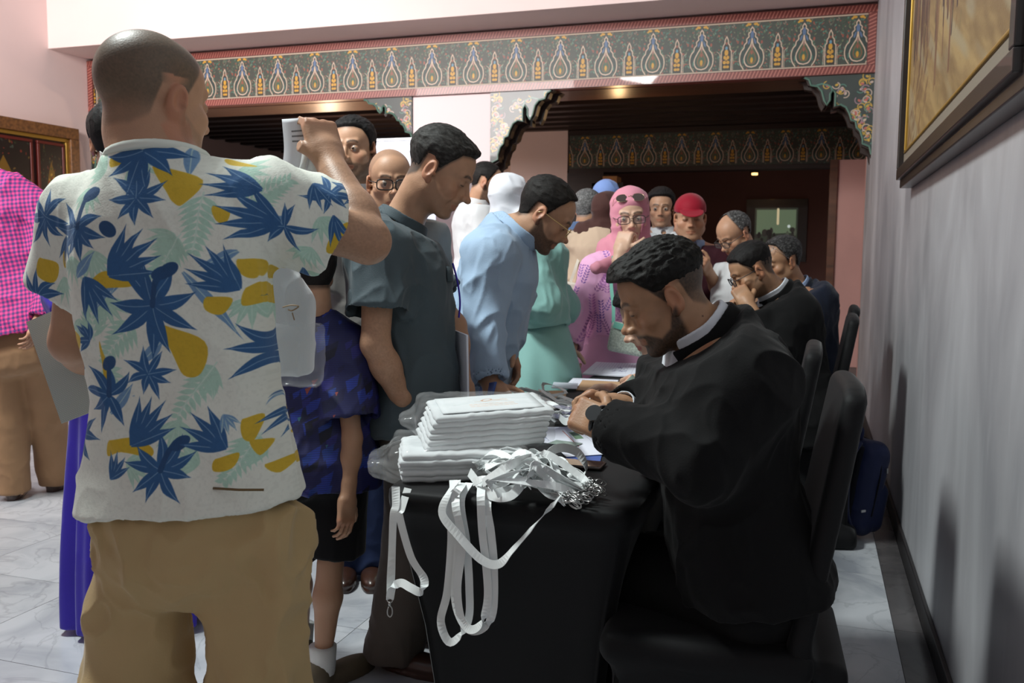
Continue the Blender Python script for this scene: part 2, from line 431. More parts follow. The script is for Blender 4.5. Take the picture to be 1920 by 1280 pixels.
def head_color(q, hp):
    sk = np.array(SKIN[hp.get('skin', 'tan')]); n = len(q); c = np.tile(sk, (n, 1))
    ax = np.abs(q[:, 0]); nz = vnoise(q*90, 3)[:, None]; nz2 = vnoise(q*420, 4)[:, None]
    c = c*(1-.10*(nz-.5))
    def mixc(w, col): 
        nonlocal c; w = np.clip(w, 0, 1)[:, None]; c = c*(1-w)+np.array(col)*w
    red = np.array(sk)*np.array([1.05, .72, .66])
    mixc(.55*ss(.020, .004, np.linalg.norm(q-np.array([0, .104, -.033]), axis=1)), red)
    mixc(.6*ss(.071, .078, ax)*(np.abs(q[:, 1]+.014) < .03), red)
    m = q.copy(); m[:, 0] = ax
    mixc(.30*ss(.034, .010, np.linalg.norm(m-np.array([.042, .066, -.030]), axis=1)), red)
    # lips
    lip = hp.get('lip', (.62, .36, .32)); lipc = np.array(sk)*np.array([.88, .62, .60]) if lip != 'rose' else np.array(rgb(178, 92, 92))
    mixc(.85*ss(.0075, .0045, np.minimum(cone(m, (0, .0870, -.0625), (.020, .0775, -.0665), 0, 0), cone(m, (0, .0850, -.0745), (.017, .0780, -.0715), 0, 0))), lipc)
    # round the eyes
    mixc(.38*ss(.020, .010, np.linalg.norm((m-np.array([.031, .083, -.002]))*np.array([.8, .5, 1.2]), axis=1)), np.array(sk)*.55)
    mixc(.85*ss(.0024, .0008, np.abs(q[:, 2]+.004+.9*(ax-.031)**2*30*0.03))*(np.abs(ax-.031) < .0135)*(q[:, 1] > .074)*(0 if hp.get('open', 0) else 1), (.02, .015, .012))
    hair = np.array(hp.get('hairc', (.012, .010, .009))); 
    # brows
    bz = .0225+.004*np.sin((ax-.012)/.034*math.pi); bw = ss(.0060, .0030, np.abs(q[:, 2]-bz))*(ax > .009)*ss(.050, .044, ax)*(q[:, 1] > .03)
    mixc(bw*(.92 if hp.get('brow', 1) else .5)*(.7+.3*nz2[:, 0]), hair)
    # beard / stubble
    b = hp.get('beard', 0)
    if b:
        up = np.interp(np.clip(q[:, 1], -.03, .09), [-.03, .0, .03, .055, .07, .09], [.0, -.012, -.045, -.056, -.050, -.047])
        if hp.get('jawline'): up = np.interp(np.clip(q[:, 1], -.03, .09), [-.03, .0, .02, .045, .07, .09], [.0, -.025, -.060, -.072, -.052, -.047])
        w = ss(.0, .010, up-q[:, 2])*ss(-.135, -.108, q[:, 2])*ss(-.018, -.004, q[:, 1])
        w *= 1-.9*ss(.0085, .0055, np.minimum(cone(m, (0, .0870, -.0630), (.020, .0775, -.0665), 0, 0), cone(m, (0, .0850, -.0745), (.017, .0780, -.0715), 0, 0)))
        w *= 1-.8*ss(.016, .008, np.abs(q[:, 2]+.044))*(q[:, 1] > .094)
        mixc(w*b*(.75+.25*nz2[:, 0]), hp.get('beardc', hair))
    # cropped hair on the scalp
    s = hp.get('scalp', 0)
    if s:
        h = hairline(q, hp.get('line', 'std')); w = ss(-.003, .012, h)
        fade = hp.get('fade', 0)
        if fade: w = w*(1-fade*(1-ss(-.045, .030, q[:, 2])))
        w = w*(1-ss(.070, .076, ax)*(np.abs(q[:, 1]+.014) < .030)*(np.abs(q[:, 2]+.008) < .042))
        w = 1-(1-np.clip(w, 0, 1))**(2.4 if fade else 1)
        mixc(w*s*(.80+.20*nz2[:, 0]), hair*hp.get('scalpk', 1)+ (0 if not hp.get('grey') else .06*nz2))
    if hp.get('mole'): mixc(ss(.003, .0015, np.linalg.norm(q-np.array(hp['mole']), axis=1)), (.05, .02, .015))
    return c
def hair_sdf(q, hp):
    top = hp.get('top', .016); side = hp.get('side', .005)
    d = ell(q, (0, -.020, .036), (.076, .093, .081)); d = smin(d, ell(q, (0, .026, .034), (.064, .056, .064)), .02)
    d = smin(d, cone(q, (0, -.026, -.040), (0, -.024, -.085), .053, .051), .028)
    h = hairline(q, hp.get('line', 'std')); up = ss(hp.get('f0', .02), hp.get('f1', .085), q[:, 2]+.3*np.maximum(0, q[:, 1]-.02))
    th = (side+(top-side)*up)
    if hp.get('quiff'): th = th+hp['quiff']*ss(.02, .075, q[:, 1])*ss(.055, .085, q[:, 2])
    th = (th+.006)*ss(-.004, hp.get('edge', .026), h)-.006
    ear = ell(np.abs(q)*np.array([1, 0, 0])+q*np.array([0, 1, 1]), (.079, -.014, -.010), (.018, .021, .034))
    return smax(d-th, -ear, .004)

# ------------------------------------------------------------------ hands
HPOSE = {'relax': ([.35, .45, .3], .25, .5), 'hang': ([.25, .5, .35], .10, .35), 'fist': ([1.35, 1.55, .9], .15, .95), 'pinch': ([.95, .95, .5], .1, .85),
         'grip': ([1.0, 1.2, .7], .2, .8), 'flat': ([.08, .12, .08], .25, .2), 'curl': ([.7, .8, .5], .15, .6)}
def hand_prims(pose='relax', side=1, s=1.0):
    (c1, c2, c3), spread, th = HPOSE[pose]; pr = []
    for i, (bx, by, l) in enumerate(((.029, .090, .072), (.010, .094, .080), (-.010, .091, .075), (-.028, .084, .060))):
        a = (bx*3.0)*spread; p = np.array([bx, by, .0]); kk = 1+.10*i if pose in ('relax', 'hang', 'curl') else 1
        if pose == 'pinch' and i == 0: kk = .85
        r = .0092-.0006*i; ang = 0; rr = r
        for seg, c in zip((.46, .30, .24), (c1*kk, c2*kk, c3*kk)):
            ang += c; dr = np.array([math.sin(a), math.cos(a)*math.cos(ang), -math.sin(ang)]); dr[0] *= math.cos(ang)
            e = p+dr*l*seg; pr.append((p*s, e*s, rr*s, (rr-.0010)*s)); p = e; rr -= .0009
    p = np.array([.024, .022, -.006]); rr = .0135; dr = np.array([.75, .62, -.25])
    for k, l in enumerate((.042, .032, .026)):
        v = nrm(dr+np.array([-.55, .30, -.45])*th*k*.75); e = p+v*l; pr.append((p*s, e*s, rr*s, (rr-.002)*s)); p = e; rr -= .002
    return pr
def hand_sdf(q, prims, s=1.0):
    d = rbox(q, (0, .050*s, -.001*s), (.039*s, .046*s, .0135*s), .012*s)
    d = smin(d, cone(q, (.020*s, .025*s, -.006*s), (.012*s, .060*s, -.004*s), .016*s, .010*s), .010)
    d = smin(d, cone(q, (0, -.045*s, 0), (0, .025*s, 0), .026*s, .025*s), .022)
    f = np.full(len(q), 1e3)
    for a, b, ra, rb in prims: f = smin(f, cone(q, a, b, ra, rb), .0022)
    return smin(d, f, .007)

# ------------------------------------------------------------------ person
TORSO = [(-.17, .120, .085, -.01), (-.06, .160, .112, -.015), (.05, .168, .115, -.012), (.2, .152, .102, .004), (.38, .138, .096, .008), (.58, .150, .106, .002), (.76, .160, .112, -.004), (.86, .146, .100, -.010), (.93, .118, .084, -.012), (1.0, .074, .066, -.012), (1.06, .056, .056, -.010)]
TORSO_W = [(-.17, .130, .095, -.02), (-.06, .172, .120, -.02), (.05, .175, .120, -.018), (.2, .155, .100, .004), (.38, .130, .094, .010), (.58, .145, .110, .016), (.74, .148, .118, .020), (.86, .130, .096, -.004), (.93, .104, .078, -.010), (1.0, .068, .062, -.012), (1.06, .050, .050, -.010)]
SKINM = None
def skin_mat():
    return mat('skin', rough=.48, vcol=True, spec=.4, bump=.25, bscale=260)
class Person:
    """joints in world space; fwd = angle the chest faces"""
    def __init__(s, label, pel, nb, head, chest, look, sh=.172, w=1.0, hs=1.0, hp=None, female=False, arms=None, legs=None, group=None, belly=0, cat='person', hip=.088, armr=1.0, neck=.056, extra=None, ct=0):
        s.ct = ct; s.label = label; s.pel = np.array(pel, float); s.nb = np.array(nb, float); s.head = np.array(head, float)
        s.hp = dict(hp or {}); s.hs = hs; s.w = w; s.female = female; s.belly = belly; s.armr = armr; s.neckr = neck
        z = nrm(s.nb-s.pel); x0 = facing(chest)[:, 0]; x = nrm(x0-z*(x0@z)); y = np.cross(z, x); s.T = frame(x, y, z); s.L = np.linalg.norm(s.nb-s.pel)
        s.H = facing(*look) if not isinstance(look, np.ndarray) else look
        s.S = {1: s.nb+x*sh-z*.065, -1: s.nb-x*sh-z*.065}          # 1 = right
        s.arms = {}
        arms = arms or {}
        for k in (1, -1):
            a = dict(arms.get(k, {}))
            if 'sh' in a: s.S[k] = np.array(a['sh'], float)
            if 'el' not in a: a['el'] = s.S[k]+np.array([0, 0, -.29])+x*k*.05+y*.0
            if 'wr' not in a: a['wr'] = a['el']+np.array([0, 0, -.25])+y*.06-x*k*.0
            a['el'] = np.array(a['el'], float); a['wr'] = np.array(a['wr'], float)
            a.setdefault('pose', 'hang'); a.setdefault('hs', 1.0)
            fd = nrm(a.get('dir', a['wr']-a['el'])); n = np.array(a.get('back', x*k), float); n = nrm(n-fd*(n@fd))
            xx = np.cross(n, fd)                                    # towards the thumb
            if k == -1: xx = -xx
            a['F'] = np.stack([xx, fd, n], 1); s.arms[k] = a
        s.legs = {}
        legs = legs or {}; hx = nrm(np.array([x[0], x[1], 0])); fy = np.array([-hx[1], hx[0], 0])
        s.hx, s.fy = hx, fy
        for k in (1, -1):
            l = dict(legs.get(k, {})); l['hip'] = np.array(l.get('hip', s.pel+hx*k*hip+np.array([0, 0, -.02])), float)
            if 'an' not in l: l['an'] = np.array([s.pel[0], s.pel[1], .09])+hx*k*(hip+.02)
            l['an'] = np.array(l['an'], float)
            if 'kn' not in l: l['kn'] = (l['hip']+l['an'])/2+fy*.025
            l['kn'] = np.array(l['kn'], float); l['toe'] = nrm(np.array(l.get('toe', fy), float)); s.legs[k] = l
        s.root = None; s.extra = extra
    def tq(s, p): return (p-s.pel)@s.T
    def hq(s, p): return ((p-s.head)@s.H)/s.hs
    def hpt(s, q): return s.head+s.H@(np.array(q, float)*s.hs)
    def tpt(s, x, y, t): return s.pel+s.T@np.array([x, y, t*s.L])
    # bare body
    def torso(s, p, off=0, hem=None, prof=None):
        pr = prof or (TORSO_W if s.female else TORSO); pr = [(t, rx*s.w, ry*s.w+s.belly*math.exp(-((t-.28)/.22)**2)*.5, cy+s.belly*math.exp(-((t-.28)/.22)**2)*.5) for t, rx, ry, cy in pr]
        q = s.tq(p); d = loft(q, pr, s.L, off)
        for k in (1, -1):
            d = smin(d, ell(p, s.S[k], np.array([.054, .056, .054])*s.w+off*.9), .05)
            d = smin(d, cone(p, s.nb+(s.S[k]-s.nb)*.25, s.S[k], .044*s.w+off, .046*s.w+off), .05)
        return d
    def arm_sdf(s, p, k, off=0):
        a = s.arms[k]; r = s.armr*s.w**.5
        d = cone(p, s.S[k], a['el'], .050*r+off, .039*r+off)
        d = smin(d, cone(p, a['el'], a['el']+(a['wr']-a['el'])*.35, .038*r+off, .040*r+off), .02)
        return smin(d, cone(p, a['el']+(a['wr']-a['el'])*.3, a['wr'], .040*r+off, .026*r+off), .02)
    def leg_sdf(s, p, k, off=0):
        l = s.legs[k]; d = cone(p, l['hip'], l['kn'], .078*s.w+off, .052*s.w+off)
        m = l['kn']+(l['an']-l['kn'])*.35; d = smin(d, cone(p, l['kn'], m, .050+off, .052+off), .02)
        d = smin(d, cone(p, m, l['an'], .052+off, .034+off), .02); return d
    def neck_sdf(s, p):
        a = s.hpt((0, -.026, -.06)); return cone(p, a, s.nb+s.T@np.array([0, -.012, -.01]), s.neckr*s.hs, s.neckr*1.06)
    def body(s, hres=.0032, handres=.0034, legskin=False, shoes=None, name='person'):
        bits = []
        H0 = s.hpt((0, 0, 0))
        def fh(p):
            d = head_sdf(s.hq(p), s.hp)*s.hs; d = smin(d, s.neck_sdf(p), .02); 
            d = smin(d, s.torso(p, -.006), .035)
            return smax(d, -((p-s.nb)@s.T[:, 2]+.085), .002)
        r = .175*s.hs; pts = np.array([H0-r, H0+r, s.nb-.13, s.nb+.13])
        v, q = polygonize(fh, pts.min(0)-.01, pts.max(0)+.01, hres); 
        c = head_color(s.hq(v), s.hp); bits.append((v, q, c))
        sk = np.array(SKIN[s.hp.get('skin', 'tan')])
        for k in (1, -1):
            a = s.arms[k]; pr = hand_prims(a['pose'], k, a['hs'])
            def fa(p):
                qh = (p-a['wr'])@a['F']; d = hand_sdf(qh, pr, a['hs']); d = smin(d, s.arm_sdf(p, k), .012)
                return smax(d, -((p-s.S[k])@nrm(a['el']-s.S[k])-a.get('skinfrom', .10)), .002) if a.get('bare', 1) else smax(d, ((p-a['wr'])@nrm(a['el']-a['wr']))-.08, .002)
            hc = a['wr']+a['F'][:, 1]*.09; pts = [hc-.13, hc+.13]
            if a.get('bare', 1): pts += [s.S[k]-.07, s.S[k]+.07, a['el']-.07, a['el']+.07]
            pts = np.array(pts); v, q = polygonize(fa, pts.min(0), pts.max(0), handres)
            if len(v):
                nz = vnoise(v*60, 9); c = sk[None]*(1-.12*(nz[:, None]-.5)); qh = (v-a['wr'])@a['F']
                kn = ss(.02, .008, np.abs(qh[:, 1]-.092*a['hs']))*ss(.03, 0, np.abs(qh[:, 2])); c = c*(1-kn[:, None]*np.array([.0, .12, .14]))
                if a.get('hairy'): c = c*(1-.25*vnoise(v*300, 2)[:, None]*(qh[:, 1] < -.03)[:, None])
                bits.append((v, q, c))
        # trunk and legs under the clothes
        def fb(p):
            d = s.torso(p, -.016)
            for k in (1, -1): d = smin(d, s.leg_sdf(p, k, -.010), .03); d = smin(d, cone(p, s.S[k], s.arms[k]['el'], .036*s.w**.5, .028*s.w**.5), .02)
            return d
        allp = np.array([s.pel, s.nb, s.S[1], s.S[-1], s.arms[1]['el'], s.arms[-1]['el']]+[s.legs[k][j] for k in (1, -1) for j in ('hip', 'kn', 'an')])
        if not legskin:
            v, q = polygonize(fb, allp.min(0)-.12, allp.max(0)+.12, .022, 2); bits.append((v, q, np.tile(sk, (len(v), 1))))
        else:
            v, q = polygonize(fb, allp.min(0)-.12, allp.max(0)+.12, .010, 3); bits.append((v, q, np.tile(sk, (len(v), 1))))
        n = 0; V = []; Q = []; Cc = []
        for v, q, c in bits: V.append(v); Q.append(q+n); Cc.append(c); n += len(v)
        base = np.array([s.pel[0], s.pel[1], 0.])
        s.root = empty(name, base); tag(s.root, s.label, 'person'); bpy.context.view_layer.update()
        s.b = mesh_obj('body', np.concatenate(V)-base, np.concatenate(Q), skin_mat(), s.root, True, col=np.concatenate(Cc)); s.base = base
        # eyes
        if s.hp.get('open', 0):
            for k in (1, -1):
                eye(s, k)
        if s.hp.get('hair', 1): s.hair()
        if shoes is not None: s.shoes(shoes)
        return s
    def add(s, name, f, lo, hi, h, m, disp=None, color=None, uvf=None, sm=1, label=None, parent=None):
        o = sculpt(name, f, lo, hi, h, m, None, disp, color, uvf, sm)
        if o is None: return None
        n = len(o.data.vertices); co = np.empty(n*3, dtype=np.float32); o.data.vertices.foreach_get('co', co)
        co = co.reshape(-1, 3)-s.base.astype(np.float32); o.data.vertices.foreach_set('co', co.ravel()); o.data.update(); o.parent = parent or s.root
        if label: o['label'] = label
        return o
    def addmb(s, name, mb, m, smooth=True, label=None, parent=None, world=True):
        if world: mb.v = [tuple(np.array(v)-s.base) for v in mb.v]
        o = mb.build(name, m, parent or s.root, smooth)
        if label: o['label'] = label
        return o
    def bounds(s, *pts, pad=.16):
        a = np.array(pts); return a.min(0)-pad, a.max(0)+pad
    def hair(s):
        hp = s.hp
        if hp.get('top', .016) <= 0: return
        lo, hi = s.hpt((0, -.01, .02))-.16*s.hs, s.hpt((0, -.01, .02))+.16*s.hs
        amp = hp.get('curl', .003); fr = hp.get('curlf', 70); st = np.array(hp.get('comb', (1, .45, .8)))
        def disp(v):
            q = s.hq(v); n = ridged(q*fr*st, 11)-.5; n2 = vnoise(q*260*st, 12)-.5
            u2 = ss(hp.get('f0', .02), hp.get('f1', .085), q[:, 2]+.3*np.maximum(0, q[:, 1]-.02)); return (amp*n+amp*.35*n2)*(.25+.75*u2)*ss(.006, .04, hairline(q, hp.get('line', 'std')))
        g = hp.get('grey', 0); base = np.array(hp.get('hairc', (.012, .010, .009)))
        def colr(v):
            q = s.hq(v); n = vnoise(q*300*st, 13)[:, None]; c = base[None]*(.6+.8*n)
            if g: c = c+g*.45*ss(.35, .9, n[:, 0])[:, None]*np.array([.5, .5, .5])+g*.05*(1-.6*ss(.03, .1, q[:, 2]))[:, None]
            return c
        s.add('hair', lambda p: hair_sdf(s.hq(p), hp)*s.hs, lo, hi, hp.get('hres', .0032), mat('hair', rough=.62, vcol=True, spec=.22, bump=.6, bscale=420, stretch=(1, 1, 1)), disp, colr, sm=1)
    # garments -------------------------------------------------
    def shirt(s, m, off=.014, sleeve='short', hem=-.10, h=.0055, fold=.006, collar=True, cuff=None, name='shirt', uvf=None, slr=.0, seed=0, loose=.0, colf=None, label=None, slen=.62, flare=0, open_front=False, sleeve_off=0, collm=None, vneck=.055, collar_h=.044, dispx=None, color=None, suitc=False):
        zn = s.T[:, 2]
        def f(p):
            q = s.tq(p); t = q[:, 2]/s.L; o = off+loose*ss(.6, .1, t)+flare*ss(.3, -.2, t)
            pr = (TORSO_W if s.female else TORSO)
            pr = [(hem-.08, pr[1][1]+.004, pr[1][2]+.004, -.014)]+[r for r in pr[1:]]
            pr = [(t2, rx*s.w, ry*s.w+s.belly*math.exp(-((t2-.28)/.22)**2)*.5, cy+s.belly*math.exp(-((t2-.28)/.22)**2)*.5) for t2, rx, ry, cy in pr]
            d = loft(q, pr, s.L, 0)-o
            for k in (1, -1):
                d = smin(d, ell(p, s.S[k], np.array([.054, .056, .054])*s.w+off*.9), .05)
                d = smin(d, cone(p, s.nb+(s.S[k]-s.nb)*.25, s.S[k], .046*s.w+off, .048*s.w+off), .05)
            body0 = d
            for k in (1, -1):
                a = s.arms[k]; ov = off*.9+slr+sleeve_off
                if sleeve == 'short':
                    ax = nrm(a['el']-s.S[k]); ln = np.linalg.norm(a['el']-s.S[k])*slen; e = s.S[k]+ax*ln
                    c = cone(p, s.S[k], e+ax*.05, .054*s.armr+ov, .052*s.armr+ov+.006); c = smax(c, (p-e)@ax, .003)
                    c = smax(c, -smax(cone(p, s.S[k], e+ax*.05, .043*s.armr+ov, .041*s.armr+ov+.006), -((p-e)@ax+.05), .002), .001)
                elif sleeve == 'long':
                    c = cone(p, s.S[k], a['el'], .054*s.armr+ov, .042*s.armr+ov)
                    c = smin(c, cone(p, a['el'], a['wr'], .042*s.armr+ov, .030*s.armr+ov*.9), .02)
                    ax = nrm(a['wr']-a['el']); ce = a.get('cuff', -.012); c = smax(c, (p-a['wr'])@ax-ce, .003)
                    c = smax(c, -smax(cone(p, a['el'], a['wr']+ax*.05, .034*s.armr+ov, .020*s.armr+ov*.9), -((p-a['wr'])@ax+.04), .002), .001)
                else: continue
                d = smin(d, c, .035 if not suitc else .075)
            hz = hem*s.L
            d = smax(d, hz-q[:, 2], .003)
            inn = smax(body0+.010, q[:, 2]-(hz+.07), .002); d = smax(d, -inn, .001)
            # neck opening
            nk = s.neck_sdf(p)-.003; d = smax(d, -smax(nk, -(q[:, 2]-(s.L-.06)), .002), .004)
            d = smax(d, q[:, 2]+s.ct*np.clip(q[:, 1], -.11, .11)-(s.L+(-.006 if collar or suitc else .012))-(.018 if collar or suitc else .04)*ss(-.02, -.09, q[:, 1]), .006)
            d = smax(d, -cone(q, (0, .14, s.L-.0+.01), (0, .05, s.L+.0), vneck, vneck), .004)
            return d
        def dsp(v):
            q = s.tq(v); n = ridged(q@np.array([[1, .3, 0], [0, 1, .2], [.5, -.3, 1]])*np.array([9, 9, 5.5])+seed, 21+seed)
            n2 = ridged(q*np.array([22, 22, 11.]), 31+seed); w = 1-.55*ss(.65, .95, q[:, 2]/s.L)*(np.abs(q[:, 0]) < .12)
            for k in (1, -1):
                a = s.arms[k]; w = w+.9*ss(.13, .03, np.linalg.norm(v-a['el'], axis=1))+.4*ss(.16, .05, np.linalg.norm(v-s.S[k]+s.T[:, 2]*.06, axis=1))
            r = fold*(n-.35)*w+fold*.35*(n2-.4)*w
            if dispx is not None: r = r+dispx(v, q)
            return r
        A = s.arms; pts = [s.pel+s.T[:, 2]*(hem-.1)*s.L, s.nb, s.S[1], s.S[-1]]
        for k in (1, -1):
            if sleeve == 'short': pts.append(s.S[k]+(A[k]['el']-s.S[k])*.8)
            if sleeve == 'long': pts += [A[k]['el'], A[k]['wr']]
        lo, hi = s.bounds(*pts, pad=.20 if not s.belly else .25)
        o = s.add(name, f, lo, hi, h, m, dsp, color, uvf, label=label)
        if collar:
            def fc(p):
                q = s.tq(p); nk = s.neck_sdf(p); zz = q[:, 2]+s.ct*q[:, 1]-(s.L-.012)
                top = collar_h+.012*ss(.02, -.06, q[:, 1])
                d = smax(np.abs(nk-.009-.10*np.clip(.03-zz, 0, .05))-.0028, np.maximum(-zz-.012, zz-top), .003)
                lf = smax(np.abs(nk-.016-.35*np.clip(top-zz, 0, .06))-.0026, np.maximum(-(zz-top+.042+.02*ss(.0, .08, q[:, 1])), zz-top), .003)
                d = np.minimum(d, lf)
                return smax(d, -cone(q, (0, .03, s.L-.03), (0, .14, s.L+.02), .006, .030), .003)
            cm = collm or m
            s.add('collar', fc, s.nb-.13, s.nb+.15, .0036, cm)
        return o
    def trousers(s, m, off=.016, top=.14, hem=.055, h=.007, fold=.007, seed=0, length=1.0, kr=.016, hr=.032, name='trousers', label=None, shorts=False, wide=0):
        def f(p):
            q = s.tq(p)
            d = smax(loft(q, [(t, rx*s.w, ry*s.w, cy) for t, rx, ry, cy in (TORSO_W if s.female else TORSO)], s.L, off*.8), q[:, 2]-top*s.L, .004)
            for k in (1, -1):
                l = s.legs[k]; e = l['an']-np.array([0, 0, hem*.6])
                if shorts:
                    e = l['hip']+(l['kn']-l['hip'])*length; ax = nrm(l['kn']-l['hip'])
                    c = smax(cone(p, l['hip'], e+ax*.03, .082*s.w+off, .074+off+wide), (p-e)@ax, .004)
                else:
                    c = cone(p, l['hip'], l['kn'], .080*s.w+off, .056*s.w+off+kr*.6)
                    c = smin(c, cone(p, l['kn'], e, .056*s.w+off+kr*.6, .036+off+hr), .03)
                    c = smax(c, l['an'][2]-hem-p[:, 2], .004)
                d = smin(d, c, .03)
            return d
        def dsp(v):
            n = ridged(v*np.array([10, 10, 6.])+seed, 41+seed); n2 = ridged(v*np.array([20, 20, 15.])+seed, 42+seed); w = np.full(len(v), .45)
            for k in (1, -1):
                l = s.legs[k]; w += .9*ss(.16, .03, np.linalg.norm(v-l['kn'], axis=1))+.8*ss(.20, .02, np.linalg.norm(v-l['an'], axis=1))+.6*ss(.2, .05, np.linalg.norm(v-l['hip'], axis=1))
            return fold*(n-.35)*w+fold*.4*(n2-.4)*w
        pts = [s.tpt(0, 0, top)]+[s.legs[k][j] for k in (1, -1) for j in ('hip', 'kn', 'an')]; lo, hi = s.bounds(*pts, pad=.17)
        return s.add(name, f, lo, hi, h, m, dsp, label=label)
    def gown(s, m, z0=.02, r0=.17, h=.009, top=.35, fold=.02, nf=9, name='gown', label=None, kx=1.25):
        c0 = s.tpt(0, 0, top); z1 = c0[2]
        def f(p):
            t = np.clip((z1-p[:, 2])/(z1-z0), 0, 1); cx = s.pel[0]+(c0[0]-s.pel[0])*(1-t); cy = s.pel[1]+(c0[1]-s.pel[1])*(1-t)
            q = np.stack([p[:, 0]-cx, p[:, 1]-cy], 1); lx = q@s.hx[:2]; ly = q@s.fy[:2]
            R = .135*s.w+(r0+.06-.135*s.w)*ss(0, 1, t)**.8+.035*s.w*ss(0, .35, t); an = np.arctan2(ly, lx)
            R = R+fold*ss(.1, .9, t)*(np.sin(an*nf+np.sin(an*2)*2)+.5*np.sin(an*(nf*2+1)+1.7))*.5
            return smax((np.sqrt((lx/kx)**2+(ly/.95)**2)-R)*.8, np.maximum(z0-p[:, 2], p[:, 2]-z1), .004)
        lo = np.array([s.pel[0]-.42, s.pel[1]-.42, z0-.03]); hi = np.array([s.pel[0]+.42, s.pel[1]+.42, z1+.05])
        lo[:2] = np.minimum(lo[:2], c0[:2]-.3); hi[:2] = np.maximum(hi[:2], c0[:2]+.3)
        return s.add(name, f, lo, hi, h, m, None, label=label)
    def shoes(s, m, strap=False, label=None, size=1.0):
        for k in (1, -1):
            l = s.legs[k]; a = l['an'].copy(); fl = a[2]-.09*size; y = l['toe']; x = np.cross(y, [0, 0, 1]); Fm = np.stack([x, y, [0, 0, 1]], 1); o = np.array([a[0], a[1], fl])
            def f(p):
                q = (p-o)@Fm/size; d = ell(q, (0, .10, .030), (.044, .115, .036)); d = smin(d, ell(q, (0, -.02, .045), (.036, .050, .055)), .02)
                d = smin(d, cone(q, (0, -.01, .05), (0, .0, .095), .036, .036), .02); d = smax(d, .010-q[:, 2], .004)
                d = smax(d, q[:, 2]-.095, .004); d2 = rbox(q, (0, .075, .008), (.045, .135, .009), .006)
                d2 = smax(d2, np.hypot(q[:, 0]/.046, (q[:, 1]-.075)/.145)*.046-.046, .004)
                return np.minimum(d, d2)*size
            s.add('shoe', f, o-.30, o+.30, .006, m, label=label)
def eye(s, k):
    hp = s.hp; c = s.hpt((.031*k, .0690, -.001)); r = .0137*s.hs
    mb = MB(); n = 12; M4 = s.H; gz = nrm(np.array(hp.get('gaze', (0, 1, -.1)), float)); g = M4@gz
    import bmesh
    bm = bmesh.new(); bmesh.ops.create_uvsphere(bm, u_segments=20, v_segments=14, radius=r)
    v = np.array([w.co[:] for w in bm.verts]); f = [tuple(w.index for w in q.verts) for q in bm.faces]; bm.free()
    u = v/r; cosg = u@g; col = np.tile(np.array([.33, .29, .26]), (len(v), 1)); col[cosg > math.cos(.50)] = (.045, .022, .012); col[cosg > math.cos(.24)] = (.004, .004, .004)
    o = mesh_obj('eye', v+c-s.base, f, mat('eyeball', rough=.12, vcol=True), s.root, True, col=col)
def spectacles(s, rim=(.02, .02, .02), style='rect', metal=0, lens=(.9, .95, 1), dark=False, name='glasses', up=0, size=1.0, half=False, clear=True, bridge=True):
    """worn glasses, a child of the person; up>0 pushes them on top of the head"""
    T = (lambda q: s.hpt(q)) if not up else (lambda q: s.hpt(rotm((1, 0, 0), up)@(np.array(q)-np.array([0, 0, 0]))+np.array([0, .0, .012])))
    fr = MB(); mrim = mat('rim_'+'_'.join('%d' % int(c*99) for c in rim)+str(metal), rim, .3, metal)
    if dark: ml = mat('dark_lens', (.045, .025, .018), .06, spec=.8, coat=1)
    else: ml = mat('clear_lens', (.5, .5, .5), .03, alpha=.07, spec=.7)
    lens_v = []
    for k in (1, -1):
        pts = []
        for i in range(24):
            a = 2*math.pi*i/24; ca, sa = math.cos(a), math.sin(a)
            e = .55 if style == 'rect' else .9
            x = math.copysign(abs(ca)**e, ca)*.0255*size; z = math.copysign(abs(sa)**e, sa)*(.0165 if style == 'rect' else .021)*size
            pts.append(np.array([k*(.0335)+x, .100-.12*max(0, abs(k*.0335+x)-.02)**1.0*.6, -.004+z]))
        fr.tube([T(q) for q in pts], .0024 if not metal else .0011, 6, closed=True)
        c = sum(pts)/24; ln = MB(); W = [T(q) for q in pts]; Cc = T(c+np.array([0, .0015, 0])); Cb = T(c-np.array([0, .0005, 0]))
        B = [T(q-np.array([0, .0016, 0])) for q in pts]
        ln.add(W+B+[Cc, Cb], [(i, (i+1) % 24, 48) for i in range(24)]+[((i+1) % 24+24, i+24, 49) for i in range(24)]+[(i, i+24, (i+1) % 24+24, (i+1) % 24) for i in range(24)])
        lens_v.append(ln)
        fr.tube([T(q) for q in ((k*.058*size, .098, .002), (k*.072, .085, .004), (k*.0795, .03, .003), (k*.0810, -.012, .004), (k*.0800, -.030, -.012))], .0018 if not metal else .0012, 6)
    fr.tube([T((-.009, .101, .002)), T((0, .104, .004)), T((.009, .101, .002))], .0015, 6)
    g = s.addmb(name, fr, mrim)
    for ln in lens_v: s.addmb('lens', ln, ml, smooth=False, parent=g)
    return g
